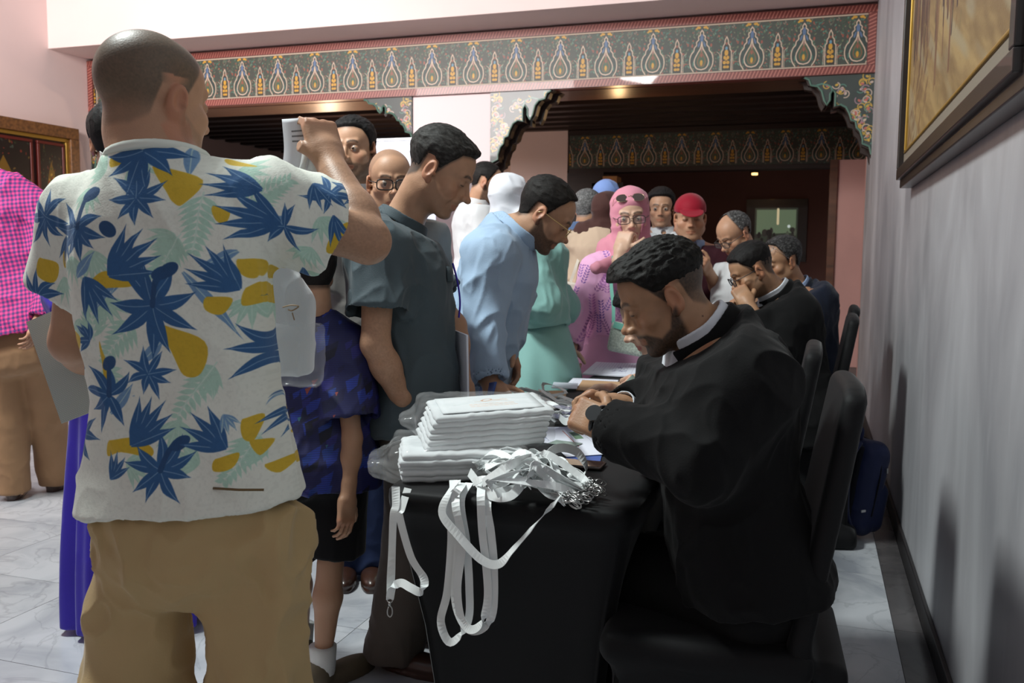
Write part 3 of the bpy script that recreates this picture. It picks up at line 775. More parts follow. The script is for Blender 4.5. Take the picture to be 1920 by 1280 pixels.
def hijab(s, m, color_label=None, tail=None, h=.0055, drape=.12, fold=.006, face=True, seed=0, low=.14, wide=1.0, mesh_name='hijab', color=None):
    def f(p):
        q = s.hq(p); d = ell(q, (0, -.022, .036), (.090, .108, .095)); d = smin(d, ell(q, (0, .012, -.04), (.083, .075, .088)), .03)
        d = smin(d, cone(p, s.hpt((0, -.02, -.08)), s.nb-s.T[:, 2]*.02+s.T[:, 1]*.01, .080, .098), .05)
        sd = cone(p, s.nb-s.T[:, 0]*.09, s.nb+s.T[:, 0]*.09, .085*wide, .085*wide); d = smin(d, sd, .05)
        d = smin(d, cone(p, s.nb+s.T[:, 1]*.05, s.nb+s.T[:, 1]*.085-s.T[:, 2]*low, .085, .05), .05)
        if tail is not None: d = smin(d, cone(p, s.nb+s.T[:, 1]*.06-s.T[:, 2]*.04, tail, .05, .032), .05)
        if face:
            d = smax(d, -ell(q, (0, .120, -.022), (.056, .085, .080)), .006)
        return d
    def dsp(v):
        q = s.hq(v); r = np.linalg.norm((q-np.array([0, .06, -.02]))*np.array([1, .5, .8]), axis=1)
        return fold*(np.sin(r*150+4*vnoise(q*14, 50+seed))*.35+ridged(q*np.array([12, 12, 18.]), 51+seed)-.4)
    lo, hi = s.bounds(s.head, s.nb, pad=.27 if tail is None else .36); return s.add(mesh_name, f, lo, hi, h, m, dsp, color, label=color_label)
# ------------------------------------------------------------------ the room
XR, XL, YF, ZS = 0.43, -7.73, 8.31, 3.42       # right wall, left wall, painted beam plane, soffit
def struct(name, mb, m, parent=None, smooth=False, bevel=0, label=None):
    o = mb.build(name, m, parent, smooth, bevel)
    if parent is None: o['kind'] = 'structure'
    if label: o['label'] = label
    return o
pink = mat('pink_plaster', rgb(238, 214, 209), .7, noise=.06, nscale=1.2, bump=.15, bscale=12, world=True)
# streaked satin plaster of the right wall
def wall_mat():
    m = bpy.data.materials.new('streaked_plaster'); m.use_nodes = True; nt = m.node_tree; b = nt.nodes['Principled BSDF']; N = nt.nodes.new; L = nt.links.new
    g = N('ShaderNodeNewGeometry'); mp = N('ShaderNodeMapping'); mp.inputs['Scale'].default_value = (1, 1.1, .55); L(g.outputs['Position'], mp.inputs[0])
    n = N('ShaderNodeTexNoise'); n.inputs['Scale'].default_value = 1.5; n.inputs['Detail'].default_value = 5; n.inputs['Roughness'].default_value = .55; n.inputs['Distortion'].default_value = .5; L(mp.outputs[0], n.inputs[0])
    r = N('ShaderNodeValToRGB'); r.color_ramp.elements[0].position = .34; r.color_ramp.elements[0].color = (*rgb(150, 149, 154), 1)
    r.color_ramp.elements[1].position = .68; r.color_ramp.elements[1].color = (*rgb(190, 190, 194), 1); e = r.color_ramp.elements.new(.5); e.color = (*rgb(170, 169, 173), 1)
    L(n.outputs[0], r.inputs[0])
    n2 = N('ShaderNodeTexNoise'); n2.inputs['Scale'].default_value = 9; n2.inputs['Detail'].default_value = 6; mp2 = N('ShaderNodeMapping'); mp2.inputs['Scale'].default_value = (1, 2.6, .45); L(g.outputs['Position'], mp2.inputs[0]); L(mp2.outputs[0], n2.inputs[0])
    mr = N('ShaderNodeMapRange'); mr.inputs[1].default_value = .60; mr.inputs[2].default_value = .78; mr.inputs[4].default_value = .22; L(n2.outputs[0], mr.inputs[0])
    mx = N('ShaderNodeMix'); mx.data_type = 'RGBA'; mx.inputs[7].default_value = (*rgb(206, 206, 211), 1); L(mr.outputs[0], mx.inputs[0]); L(r.outputs[0], mx.inputs[6]); L(mx.outputs[2], b.inputs['Base Color'])
    b.inputs['Roughness'].default_value = .42; rr = N('ShaderNodeMapRange'); rr.inputs[3].default_value = .32; rr.inputs[4].default_value = .55; L(n.outputs[0], rr.inputs[0]); L(rr.outputs[0], b.inputs['Roughness'])
    bp = N('ShaderNodeBump'); bp.inputs['Strength'].default_value = .12; bp.inputs['Distance'].default_value = .003; L(n2.outputs[0], bp.inputs['Height']); L(bp.outputs[0], b.inputs['Normal'])
    return m
struct('wall_right', MB().box((XR, -3.2, 0), (XR+.25, 9.0, 5.2)), wall_mat())
struct('wall_left', MB().box((XL-.25, -3.2, 0), (XL, YF+.35, 5.2)), pink)
struct('wall_back_light_block', MB().box((XL-.25, -3.5, 0), (XR+.25, -3.2, 5.2)), pink)  # unseen wall added behind the camera to cut light into the hall
# front beam of the atrium, plastered pink; its underside is the soffit over the painted frieze
yb = onz(80, 92, ZS)[1]
struct('wall_front', MB().box((XL, yb, ZS), (XR, YF+.35, 5.2)), pink)
dark_stone = mat('dark_stone', rgb(58, 54, 56), .35, noise=.4, nscale=9, world=True)
struct('baseboard_right', MB().box((XR-.015, -3.2, 0), (XR, 9.0, .085)), mat('dark_skirting', rgb(34, 31, 32), .4), bevel=.003)

# marble floor, laid in slabs
def marble(name, a, b, seed):
    m = bpy.data.materials.new(name); m.use_nodes = True; nt = m.node_tree; p = nt.nodes['Principled BSDF']; N = nt.nodes.new; L = nt.links.new
    g = N('ShaderNodeNewGeometry'); oi = N('ShaderNodeObjectInfo'); ad = N('ShaderNodeVectorMath'); ad.operation = 'MULTIPLY_ADD'
    cmb = N('ShaderNodeCombineXYZ'); L(oi.outputs['Random'], cmb.inputs[2]); ad.inputs[1].default_value = (1, 1, 1); sc = N('ShaderNodeVectorMath'); sc.operation = 'SCALE'; sc.inputs['Scale'].default_value = 40; L(cmb.outputs[0], sc.inputs[0])
    L(g.outputs['Position'], ad.inputs[0]); L(sc.outputs[0], ad.inputs[2])
    n = N('ShaderNodeTexNoise'); n.inputs['Scale'].default_value = 2.2; n.inputs['Detail'].default_value = 8; n.inputs['Distortion'].default_value = 1.6; L(ad.outputs[0], n.inputs[0])
    r = N('ShaderNodeValToRGB'); r.color_ramp.elements[0].position = .30; r.color_ramp.elements[0].color = (*a, 1); r.color_ramp.elements[1].position = .60; r.color_ramp.elements[1].color = (*b, 1); L(n.outputs[0], r.inputs[0])
    w = N('ShaderNodeTexNoise'); w.inputs['Scale'].default_value = 1.6; w.inputs['Detail'].default_value = 9; w.inputs['Distortion'].default_value = 2.8; L(ad.outputs[0], w.inputs[0])
    ab = N('ShaderNodeMath'); ab.operation = 'SUBTRACT'; ab.inputs[1].default_value = .5; L(w.outputs[0], ab.inputs[0]); a2 = N('ShaderNodeMath'); a2.operation = 'ABSOLUTE'; L(ab.outputs[0], a2.inputs[0])
    mr = N('ShaderNodeMapRange'); mr.inputs[1].default_value = 0; mr.inputs[2].default_value = .018; mr.inputs[3].default_value = .28; mr.inputs[4].default_value = 0; L(a2.outputs[0], mr.inputs[0])
    mx = N('ShaderNodeMix'); mx.data_type = 'RGBA'; mx.inputs[7].default_value = (*[c*.5 for c in a], 1); L(mr.outputs[0], mx.inputs[0]); L(r.outputs[0], mx.inputs[6])
    tn = N('ShaderNodeMapRange'); tn.inputs[3].default_value = .90; tn.inputs[4].default_value = 1.04; L(oi.outputs['Random'], tn.inputs[0]); m2 = N('ShaderNodeMix'); m2.data_type = 'RGBA'; m2.blend_type = 'MULTIPLY'; m2.inputs[0].default_value = 1
    L(mx.outputs[2], m2.inputs[6]); L(tn.outputs[0], m2.inputs[7]); L(m2.outputs[2], p.inputs['Base Color']); p.inputs['Roughness'].default_value = .22; p.inputs['Specular IOR Level'].default_value = .5
    return m
white_marble = marble('white_marble', rgb(160, 164, 172), rgb(198, 200, 205), 1); grey_marble = marble('grey_marble', rgb(70, 68, 70), rgb(96, 92, 93), 2)
floor = struct('floor', MB().box((XL-.25, -3.5, -.12), (XR+.25, 17.5, -.006)), mat('grout', rgb(120, 118, 118), .8))
TS = .595; k = 0; proto = None
xs0 = XR-.11
for i in range(14):
    for j in range(-1, 16):
        x1 = xs0-i*TS; x0 = max(x1-TS, XL); y0 = .35+j*TS; y1 = y0+TS
        if x1-XL < .05 or y0 > 9.2: continue
        cx, cy = (x0+x1)/2, (y0+y1)/2
        if i == 13: o = MB().box((x0-cx+.0012, -TS/2+.0012, -.02), (x1-cx-.0012, TS/2-.0012, 0)).build('tile', white_marble, floor)
        elif proto is None: proto = o = MB().box((-TS/2+.0012, -TS/2+.0012, -.02), (TS/2-.0012, TS/2-.0012, 0)).build('tile', white_marble, floor)
        else: o = bpy.data.objects.new('tile', proto.data); COL.objects.link(o); o.parent = floor
        o.location = (cx, cy, 0)
for j in range(12):
    y0 = .35+j*.75
    MB().box((xs0+.001, y0+.001, -.02), (XR-.016, y0+.749, 0)).build('border_slab', grey_marble, floor)

# ------------------------------------------------------------------ painted frieze
def lerp_pts(pts, n=6): return np.array(catmull([np.array([a, b, 0.]) for a, b in pts], n))[:, :2]
def frieze_img():
    Wt, Ht = 440, 420; r = Ras(Wt, Ht, (60, 64, 56)); rs = random.Random(4)
    cream = (206, 180, 158); gold = (196, 146, 48); teal = (66, 112, 98); rust = (150, 78, 60); blue = (84, 106, 140); green = (58, 84, 62)
    for k in range(330):
        x, y = rs.uniform(0, Wt), rs.uniform(20, Ht); c = rs.choice([green, teal, rust, green, (110, 118, 86), (88, 128, 108), (128, 104, 92)])
        for ddx in (-Wt, 0, Wt): r.disc(x+ddx, y, rs.uniform(6, 15), rs.uniform(3, 6), c, .95, rs.uniform(0, 3))
    def sym(cx, pts, wd, c):
        for sgn in (1, -1):
            for ddx in (-Wt, 0, Wt): r.line([(cx+ddx+sgn*x, y) for x, y in lerp_pts(pts)], wd, c)
    # big drop motif at centre of the tile
    cx = 220
    for pts, c in (([(0, 66), (34, 120), (44, 170), (88, 250), (92, 320), (60, 372), (0, 392)], (46, 60, 56)), ([(0, 190), (30, 250), (46, 300), (34, 350), (0, 366)], (70, 88, 62))):
        p = lerp_pts(pts); p = np.concatenate([p, (p*np.array([-1, 1]))[::-1]])+np.array([cx, 0]); r.poly(p, c)
    r.disc(cx, 120, 15, 34, blue); r.disc(cx-24, 170, 8, 26, blue, 1, .35); r.disc(cx+24, 170, 8, 26, blue, 1, -.35)
    sym(cx, [(0, 56), (14, 74), (14, 92), (30, 108), (28, 132), (46, 150), (46, 176), (64, 196), (70, 224), (92, 250), (104, 300), (96, 350), (70, 392)], 9, cream)
    sym(cx, [(0, 150), (10, 200), (34, 240), (60, 290), (62, 330), (40, 366), (0, 378)], 10, cream)
    sym(cx, [(0, 232), (22, 272), (34, 314), (20, 344), (0, 350)], 5, rust)
    r.disc(cx, 322, 12, 24, gold); r.disc(cx-16, 296, 8, 14, green, 1, .6); r.disc(cx+16, 296, 8, 14, green, 1, -.6); r.disc(cx, 262, 8, 15, rust); r.disc(cx, 214, 8, 18, (150, 110, 100))
    for sx in (-1, 1): 
        for (dx, dy) in ((22, 34), (46, 40), (34, 26)): r.disc(cx+sx*dx, dy, 13, 8, gold, 1, sx*.4)
        r.disc(cx+sx*72, 330, 6, 22, teal); r.disc(cx+sx*84, 180, 9, 14, rust)
    # small gold lantern between
    cx = 0
    for ddx in (0, Wt):
        c0 = cx+ddx
        r.poly([(c0-30, 240), (c0, 150), (c0+30, 240), (c0+34, 392), (c0-34, 392)], (44, 40, 34))
        for (x, y, a, b) in ((0, 250, 17, 26), (-13, 290, 13, 16), (13, 290, 13, 16), (-15, 330, 15, 14), (15, 330, 15, 14), (-12, 366, 15, 12), (12, 366, 15, 12), (0, 310, 9, 12)): r.disc(c0+x, y, a, b, gold)
        for y in (280, 318, 352): r.disc(c0, y, 5, 8, (60, 46, 30))
        r.disc(c0, 214, 11, 15, (96, 140, 160)); r.disc(c0, 176, 7, 12, rust)
    sym(0, [(0, 120), (14, 150), (16, 176), (30, 198), (32, 226), (44, 250), (44, 392)], 8, cream); sym(0, [(58, 392), (58, 270), (84, 240)], 4, cream)
    sym(0, [(0, 20), (20, 50), (0, 80)], 5, (110, 96, 80)); sym(110, [(0, 30), (24, 60), (10, 110), (30, 150)], 4, green)
    return image_from('frieze_print', r.a)
frieze_mat = mat('painted_frieze', image=frieze_img(), rough=.45, noise=.12, nscale=30, coat=.0, spec=.5)
def rope_mat():
    r = Ras(64, 64, (116, 52, 46)); 
    for k in range(-2, 4): r.line([(k*32-8, 60), (k*32+20, 4)], 9, (176, 110, 96)); 
    r.line([(0, 3), (64, 3)], 4, (80, 34, 30)); r.line([(0, 61), (64, 61)], 4, (80, 34, 30))
    return mat('rope_moulding', image=image_from('rope_print', r.a), rough=.4, coat=.2)
rope = rope_mat()
def uvbox(lo, hi, su, sv, name, m, parent=None, v0=0, v1=1):
    # box whose front (-Y) face carries the print, u along X
    mb = MB().box(lo, hi); o = mb.build(name, m, parent); me = o.data; uvl = me.uv_layers.new(name='UVMap')
    for p in me.polygons:
        for li in p.loop_indices:
            c = me.vertices[me.loops[li].vertex_index].co; uvl.data[li].uv = ((c.x-lo[0]+(c.y-lo[1]))/su, v0+(c.z-lo[2])/(hi[2]-lo[2])*(v1-v0))
    return o
zf0, zf1 = 2.84, 3.40
fr = empty('painted_frieze', (0, YF, zf0)); tag(fr, 'long painted wooden frieze of teardrop and lantern motifs spanning above both openings', 'frieze')
def vbox(lo, hi, sv, name, m, parent):
    mb = MB().box(lo, hi); o = mb.build(name, m, parent); me = o.data; uvl = me.uv_layers.new(name='UVMap')
    for p in me.polygons:
        for li in p.loop_indices:
            c = me.vertices[me.loops[li].vertex_index].co; uvl.data[li].uv = ((c.z-lo[2])/sv, (c.x-lo[0]+c.y-lo[1])/(hi[0]-lo[0]))
    return o
panel = uvbox((XL+.06, YF, zf0+.06), (XR-.06, YF+.10, zf1-.06), .43, 1, 'panel', frieze_mat)
top_r = uvbox((XL, YF-.02, zf1-.07), (XR, YF+.10, zf1), .06, 1, 'moulding', rope); bot_r = uvbox((XL, YF-.02, zf0), (XR, YF+.10, zf0+.07), .06, 1, 'moulding', rope)
side_r = vbox((XR-.07, YF-.02, zf0+.07), (XR, YF+.10, zf1-.07), .06, 'moulding', rope, None); side_l = vbox((XL, YF-.02, zf0+.07), (XL+.07, YF+.10, zf1-.07), .06, 'moulding', rope, None)
thin = mat('cream_line', rgb(188, 170, 150), .5)
ln1 = MB().box((XL+.07, YF-.008, zf1-.082), (XR-.07, YF, zf1-.07)).build('fillet', thin); ln2 = MB().box((XL+.07, YF-.008, zf0+.07), (XR-.07, YF, zf0+.082)).build('fillet', thin)
adopt(fr, panel, top_r, bot_r, side_r, side_l, ln1, ln2)

# pillar, walls behind
struct('wall_pillar', MB().box((-3.80, YF+.02, 0), (-2.98, YF+.50, zf0)), mat('pale_plaster', rgb(240, 222, 222), .7, bump=.1, bscale=14, world=True), bevel=.01)
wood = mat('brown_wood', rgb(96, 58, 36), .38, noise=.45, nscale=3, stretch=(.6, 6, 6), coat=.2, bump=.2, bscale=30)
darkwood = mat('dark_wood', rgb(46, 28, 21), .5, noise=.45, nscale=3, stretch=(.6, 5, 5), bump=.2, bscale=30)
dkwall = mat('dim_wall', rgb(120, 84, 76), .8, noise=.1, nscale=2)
# lintels (wooden inner faces of the openings), the underside lit warm
struct('trim_1', MB().box((XL, YF+.10, zf0-.005), (-3.80, YF+.62, ZS)), wood)
struct('trim_2', MB().box((-2.98, YF+.10, zf0-.005), (XR, YF+.62, ZS)), wood)
struct('trim_3', MB().box((-3.80, YF+.50, 0), (-2.98, YF+.62, ZS)), pink)
# back hall shell
ZC = 3.05
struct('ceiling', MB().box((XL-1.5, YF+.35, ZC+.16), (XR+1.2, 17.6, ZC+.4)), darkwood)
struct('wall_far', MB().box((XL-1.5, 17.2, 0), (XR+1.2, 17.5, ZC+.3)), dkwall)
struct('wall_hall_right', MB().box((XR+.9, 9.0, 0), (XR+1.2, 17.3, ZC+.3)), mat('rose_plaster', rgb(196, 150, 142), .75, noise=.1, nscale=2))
struct('wall_hall_left', MB().box((XL-1.5, YF+.35, 0), (XL-1.25, 17.3, ZC+.3)), pink)
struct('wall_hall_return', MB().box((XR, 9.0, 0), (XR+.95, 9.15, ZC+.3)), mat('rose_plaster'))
ceil_b = empty('ceiling_beams', (-2.2, 12, ZC)); tag(ceil_b, 'row of dark wooden ceiling beams in the hall beyond the openings', 'beams')
bb = []
for k in range(20):
    y = 9.25+k*.40
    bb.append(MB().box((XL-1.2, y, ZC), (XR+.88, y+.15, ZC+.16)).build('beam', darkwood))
adopt(ceil_b, *bb)
# second painted beam deeper in the hall with its own brackets
Y2 = 12.6
g2 = empty('inner_frieze', (-1.5, Y2, 2.5)); tag(g2, 'dim second painted frieze crossing the dark hall behind the right opening', 'frieze')
dk_frieze = mat('dim_frieze', image=bpy.data.images['frieze_print'], rough=.5)
p2 = uvbox((-3.33, Y2, 2.52), (XR+.9, Y2+.2, 2.98), .45, 1, 'panel', dk_frieze); p3 = MB().box((-3.33, Y2-.02, 2.46), (XR+.9, Y2+.22, 2.52)).build('moulding', darkwood); p4 = MB().box((-3.33, Y2-.02, 2.98), (XR+.89, Y2+.22, 3.045)).build('moulding', darkwood)
adopt(g2, p2, p3, p4)
struct('wall_hall_pier', MB().box((-4.6, Y2-.02, 0), (-3.35, Y2+.25, ZC)), pink)
struct('trim_4', MB().box((-3.34, Y2-.05, 0), (-2.82, Y2+.3, 2.46)), darkwood)
struct('trim_5', MB().box((-2.82, Y2-.10, 1.9), (-2.62, Y2+.2, 2.4)), mat('ochre_plaster', rgb(190, 140, 90), .8))
struct('trim_6', MB().box((XR+.55, Y2-.05, 0), (XR+.90, Y2+.3, 2.46)), wood)

struct('wall_hall_stub', MB().box((.235, 11.5, 0), (XR+.89, 11.8, 2.45)), mat('rose_plaster'))
struct('trim_7', MB().box((.15, 11.46, 0), (.235, 11.84, 2.45)), wood)
# ---- scalloped brackets in the openings
def bracket_img():
    r = Ras(360, 420, (52, 60, 56)); rs = random.Random(9); gold = (190, 152, 60); cream = (188, 166, 150); teal = (78, 124, 108)
    for k in range(90):
        x, y = rs.uniform(10, 350), rs.uniform(10, 410); a = rs.uniform(0, 6.3); c = rs.choice([gold, gold, (150, 120, 130), teal, cream])
        p = [(x+22*math.cos(a+t)*(1-.12*t), y+22*math.sin(a+t)*(1-.12*t)) for t in np.linspace(0, 4, 12)]; r.line(p, 5, c)
        r.disc(x, y, 9, 6, rs.choice([gold, (178, 96, 84), cream]), 1, a)
    r.line([(x, y) for x, y in lerp_pts([(250, 40), (300, 60), (300, 120), (250, 150), (200, 120), (205, 60), (250, 40)])], 7, teal)
    return image_from('bracket_print', r.a)
brk_mat = mat('painted_bracket', image=bracket_img(), rough=.4, coat=.2)
teal_edge = mat('teal_edge', rgb(90, 122, 108), .5)
def bracket(name, x, sgn, w, h, label, lay=4):
    root = empty(name, (x, YF, zf0)); tag(root, label, 'bracket', None); zb0 = zf0-.002
    # outline in unit box: (0,0) wall/top, u toward the opening, v down
    prof = [(1, 0), (.93, .03), (.90, .10), (.80, .12), (.74, .18)]
    prof += [(.70+.0*i, .30) for i in range(1)]+[(.66, .36), (.62, .30), (.62, .22), (.58, .17), (.54, .22), (.54, .38)]
    prof += [(.46, .36), (.38, .40), (.33, .48), (.30, .56), (.24, .58), (.22, .66), (.17, .70), (.13, .80), (.13, .86), (.03, .90), (.0, 1.0)]
    def mk(y0, y1, s, m, name, inset=0):
        pts = [(x, zb0)]+[(x+sgn*u*w*s, zb0-v*h*s) for u, v in prof]
        o = MB().prism(pts, 'y', y0, y1).build(name, m); me = o.data; uvl = me.uv_layers.new(name='UVMap')
        for p in me.polygons:
            for li in p.loop_indices:
                c = me.vertices[me.loops[li].vertex_index].co; uvl.data[li].uv = (abs(c.x-x)/.6, 1+(c.z-zf0)/.7)
        return o
    kids = [mk(YF, YF+.03, 1, brk_mat, 'panel')]
    edge = [np.array([x+sgn*u*w, YF-.004, zf0-.010-v*h]) for u, v in prof]; kids.append(MB().tube(edge, .009, 5).build('edging', teal_edge))
    for i in range(lay): kids.append(mk(YF+.03+i*.085, YF+.03+(i+1)*.085, 1.05-.09*(i % 2)+.03*i, darkwood, 'carved_layer'))
    adopt(root, *kids)
bracket('arch_bracket', XR, -1, .56, .66, 'scalloped painted bracket where the frieze meets the streaked right wall')
bracket('arch_bracket', -2.98, 1, .60, .72, 'scalloped bracket on the right side of the pale pillar')
bracket('arch_bracket', -3.80, -1, .52, .38, 'small scalloped bracket on the left side of the pale pillar')
bracket('arch_bracket', XL, 1, .26, .9, 'narrow painted bracket under the left end of the frieze')

# ---- picture on the right wall
def painting_img():
    Wd, Hd = 900, 700; yy, xx = np.mgrid[0:Hd, 0:Wd]; p = np.stack([xx.ravel()/90., yy.ravel()/90., xx.ravel()*0.], 1)
    q = np.stack([(p[:, 0]+p[:, 1])*.35, (p[:, 1]-p[:, 0]*.6)*1.6, p[:, 2]], 1)
    n = (vnoise(q*1.2, 1)*.5+vnoise(q*3.1, 2)*.3+vnoise(q*8, 3)*.2).reshape(Hd, Wd, 1); n3 = vnoise(q*2.0, 8).reshape(Hd, Wd, 1)
    a = np.array([122, 98, 62])/255.; b = np.array([160, 134, 88])/255.; c = a+(b-a)*np.clip((n-.3)*2.4, 0, 1); c = c+(np.array([150, 142, 120])/255.-c)*np.clip((n3-.62)*4, 0, 1)*.6
    r = Ras(Wd, Hd, (0, 0, 0)); r.a[:] = c; rs = random.Random(3)
    for (cx, wdt, bot) in ((110, 60, 250), (230, 80, 300), (420, 130, 400), (560, 120, 300), (700, 150, 240)):
        for k in range(34):
            x = cx+rs.uniform(-wdt, wdt)*.6; y0 = 290; y1 = y0+bot*rs.uniform(.4, 1)*.75; r.line(lerp_pts([(x+rs.uniform(-25, 25), y0-60), (x+rs.uniform(-12, 12), (y0+y1)*.5), (x, y1)]), rs.uniform(3, 13), rs.choice([(78, 50, 38), (104, 70, 50), (60, 42, 36), (120, 90, 60), (50, 34, 28)]), .9)
    for k in range(60):
        x = 260+rs.uniform(-80, 180); y = 540+rs.uniform(-80, 100); r.disc(x-.5*(y-300), y, rs.uniform(6, 26), rs.uniform(2, 7), (92, 62, 44), .5, -.8)
    for k in range(50): x, y = rs.uniform(350, 880), rs.uniform(120, 650); r.line([(x, y), (x+rs.uniform(-10, 24), y-rs.uniform(6, 30))], rs.uniform(1.5, 4), rs.choice([(96, 96, 66), (120, 86, 50), (88, 80, 60)]), .7)
    return image_from('painting_print', r.a)
y_far = 4.70; y_near = 2.0; z0, z1 = 1.63, 3.3
pic = empty('framed_painting', (XR, (y_far+y_near)/2, z0)); tag(pic, 'large oil painting of a desert scene in a dark frame on the right wall', 'painting')
fm = mat('dark_frame', rgb(40, 34, 32), .35, noise=.3, nscale=14, coat=.3); fg = mat('gilt_slip', rgb(176, 140, 62), .35, .6); fl = mat('linen_mat', rgb(128, 118, 104), .8, bump=.3, bscale=300)
def frame_ring(x0, x1, a, name, m, b):
    mb = MB(); yn, yf, zl, zh = y_near+a, y_far-a, z0+a, z1-a; yn2, yf2, zl2, zh2 = y_near+b, y_far-b, z0+b, z1-b
    for (p, q) in (((yn, zl), (yf, zl2)), ((yn, zh2), (yf, zh))): mb.box((x0, p[0], p[1]), (x1, q[0], q[1]))
    mb.box((x0, yn, zl2), (x1, yn2, zh2)); mb.box((x0, yf2, zl2), (x1, yf, zh2))
    return mb.build(name, m, bevel=.004)
k1 = frame_ring(XR-.055, XR, .0, 'frame', fm, .055); k2 = frame_ring(XR-.075, XR-.02, .035, 'frame_lip', fm, .085); k3 = frame_ring(XR-.050, XR-.01, .085, 'linen_border', fl, .150); k4 = frame_ring(XR-.056, XR-.01, .146, 'gilt_slip', fg, .158)
cv = MB().box((XR-.045, y_near+.15, z0+.15), (XR-.01, y_far-.15, z1-.15)).build('canvas', mat('oil_paint', image=painting_img(), rough=.45, bump=.4, bscale=120))
uvl = cv.data.uv_layers.new(name='UVMap')
for p in cv.data.polygons:
    for li in p.loop_indices:
        c = cv.data.vertices[cv.data.loops[li].vertex_index].co; uvl.data[li].uv = (1-(c.y-y_near)/(y_far-y_near), (c.z-z0)/(z1-z0)*1.05)
adopt(pic, k1, k2, k3, k4, cv)

# ---- carved frame on the left wall
yf0 = onx(138, 300, XL)[1]; zt = onx(138, 243, XL)[2]
pm = empty('carved_mirror', (XL, yf0-1, zt-1.2)); tag(pm, 'carved wooden frame with painted panels on the left pink wall', 'picture')
cw = mat('carved_gold_wood', rgb(132, 88, 48), .4, noise=.6, nscale=30, bump=.8, bscale=60, second=rgb(40, 24, 18))
def ring(y0, y1, za, zb, t, x, m, name, d=.05):
    return MB().box((x, y0, za), (x+d, y1, za+t)).box((x, y0, zb-t), (x+d, y1, zb)).box((x, y0, za+t), (x+d, y0+t, zb-t)).box((x, y1-t, za+t), (x+d, y1, zb-t)).build(name, m, bevel=.006)
def ornament_img(seed):
    r = Ras(256, 420, (28, 22, 20)); rs = random.Random(seed)
    for k in range(150):
        x, y = rs.uniform(0, 256), rs.uniform(0, 420); r.disc(x, y, rs.uniform(3, 8), rs.uniform(2, 5), rs.choice([(50, 66, 40), (120, 44, 32), (60, 70, 60), (110, 84, 40)]), 1, rs.uniform(0, 3))
    p = lerp_pts([(0, 60), (40, 130), (60, 220), (40, 310), (0, 370)]); p = np.concatenate([p, (p*np.array([-1, 1]))[::-1]])+np.array([128, 0]); r.poly(p, (120, 88, 30))
    for k in range(60):
        a = rs.uniform(0, 6.3); d = rs.uniform(0, 1); r.disc(128+50*d*math.cos(a), 220+130*d*math.sin(a), 6, 5, rs.choice([(180, 140, 50), (150, 40, 30), (60, 80, 40)]))
    return image_from('ornament_%d' % seed, r.a)
kids = [ring(yf0-2.4, yf0, zt-2.0, zt, .12, XL, cw, 'frame', .09), ring(yf0-2.28, yf0-.12, zt-1.88, zt-.12, .04, XL, mat('gilt_slip'), 'gilt_slip', .06)]
pan = MB().box((XL, yf0-2.3, zt-1.9), (XL+.03, yf0-.12, zt-.12)).build('backing', mat('dark_lacquer', rgb(52, 28, 26), .3, coat=.4)); kids.append(pan)
for k, (a, b) in enumerate(((.20, .52), (.62, 1.3))):
    o = MB().box((XL+.03, yf0-b, zt-1.4), (XL+.05, yf0-a, zt-.2)).build('painted_panel', mat('ornament%d' % k, image=ornament_img(k+1), rough=.35, coat=.3)); u2 = o.data.uv_layers.new(name='UVMap')
    for p in o.data.polygons:
        for li in p.loop_indices:
            c = o.data.vertices[o.data.loops[li].vertex_index].co; u2.data[li].uv = ((c.y-(yf0-b))/(b-a), (c.z-(zt-1.4))/1.2)
    kids.append(o); kids.append(ring(yf0-b-.02, yf0-a+.02, zt-1.42, zt-.18, .03, XL+.03, mat('red_lacquer', rgb(96, 30, 24), .35), 'panel_rim', .03))
adopt(pm, *kids)

# hall details: slanted pink wall behind the pillar, framed red picture, far mirror, lamp
sw = MB().prism([(-7.6, 9.3), (-7.6, 9.45), (-3.4, 14.0), (-3.4, 13.85)], 'z', 0, 2.45); struct('wall_slanted', sw, mat('warm_plaster', rgb(205, 165, 140), .75))
a = P(1090, 365, 11.6*.97)
rp = empty('red_picture', (a[0], Y2-.05, a[2])); tag(rp, 'small red framed picture on the pink pier deep in the hall', 'picture')
adopt(rp, MB().box((a[0]-.22, Y2-.05, a[2]-.26), (a[0]+.22, Y2-.02, a[2]+.26)).build('frame', mat('dark_frame')), MB().box((a[0]-.17, Y2-.06, a[2]-.21), (a[0]+.17, Y2-.05, a[2]+.21)).build('canvas', mat('red_canvas', rgb(150, 52, 30), .6, noise=.6, nscale=9, second=rgb(50, 26, 20))))
a = ony(1455, 432, 17.2)
mr = empty('far_mirror', (a[0], 17.15, a[2])); tag(mr, 'framed glass on the dark far wall with a painted, glowing reflection of a bright doorway', 'mirror')
def glint_img():  # reflected doorway and glints painted into the glass colour, which also glows
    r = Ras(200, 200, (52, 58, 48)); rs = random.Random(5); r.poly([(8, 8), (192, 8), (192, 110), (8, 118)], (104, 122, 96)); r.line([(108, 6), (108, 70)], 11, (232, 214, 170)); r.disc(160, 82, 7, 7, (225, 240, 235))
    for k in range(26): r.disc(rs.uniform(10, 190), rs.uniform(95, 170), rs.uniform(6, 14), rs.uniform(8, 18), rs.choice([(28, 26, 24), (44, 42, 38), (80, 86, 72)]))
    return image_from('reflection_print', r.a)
hw, hh = .37, .40
gl = uvbox((a[0]-hw, 17.12, a[2]-hh), (a[0]+hw, 17.15, a[2]+hh), 2*hw, 1, 'glass', mat('glowing_reflection', image=glint_img(), rough=.2, emit=.55))
adopt(mr, ring2 if False else MB().box((a[0]-hw-.16, 17.14, a[2]-hh-.16), (a[0]+hw+.16, 17.19, a[2]+hh+.16)).build('frame', mat('dark_frame')), gl)
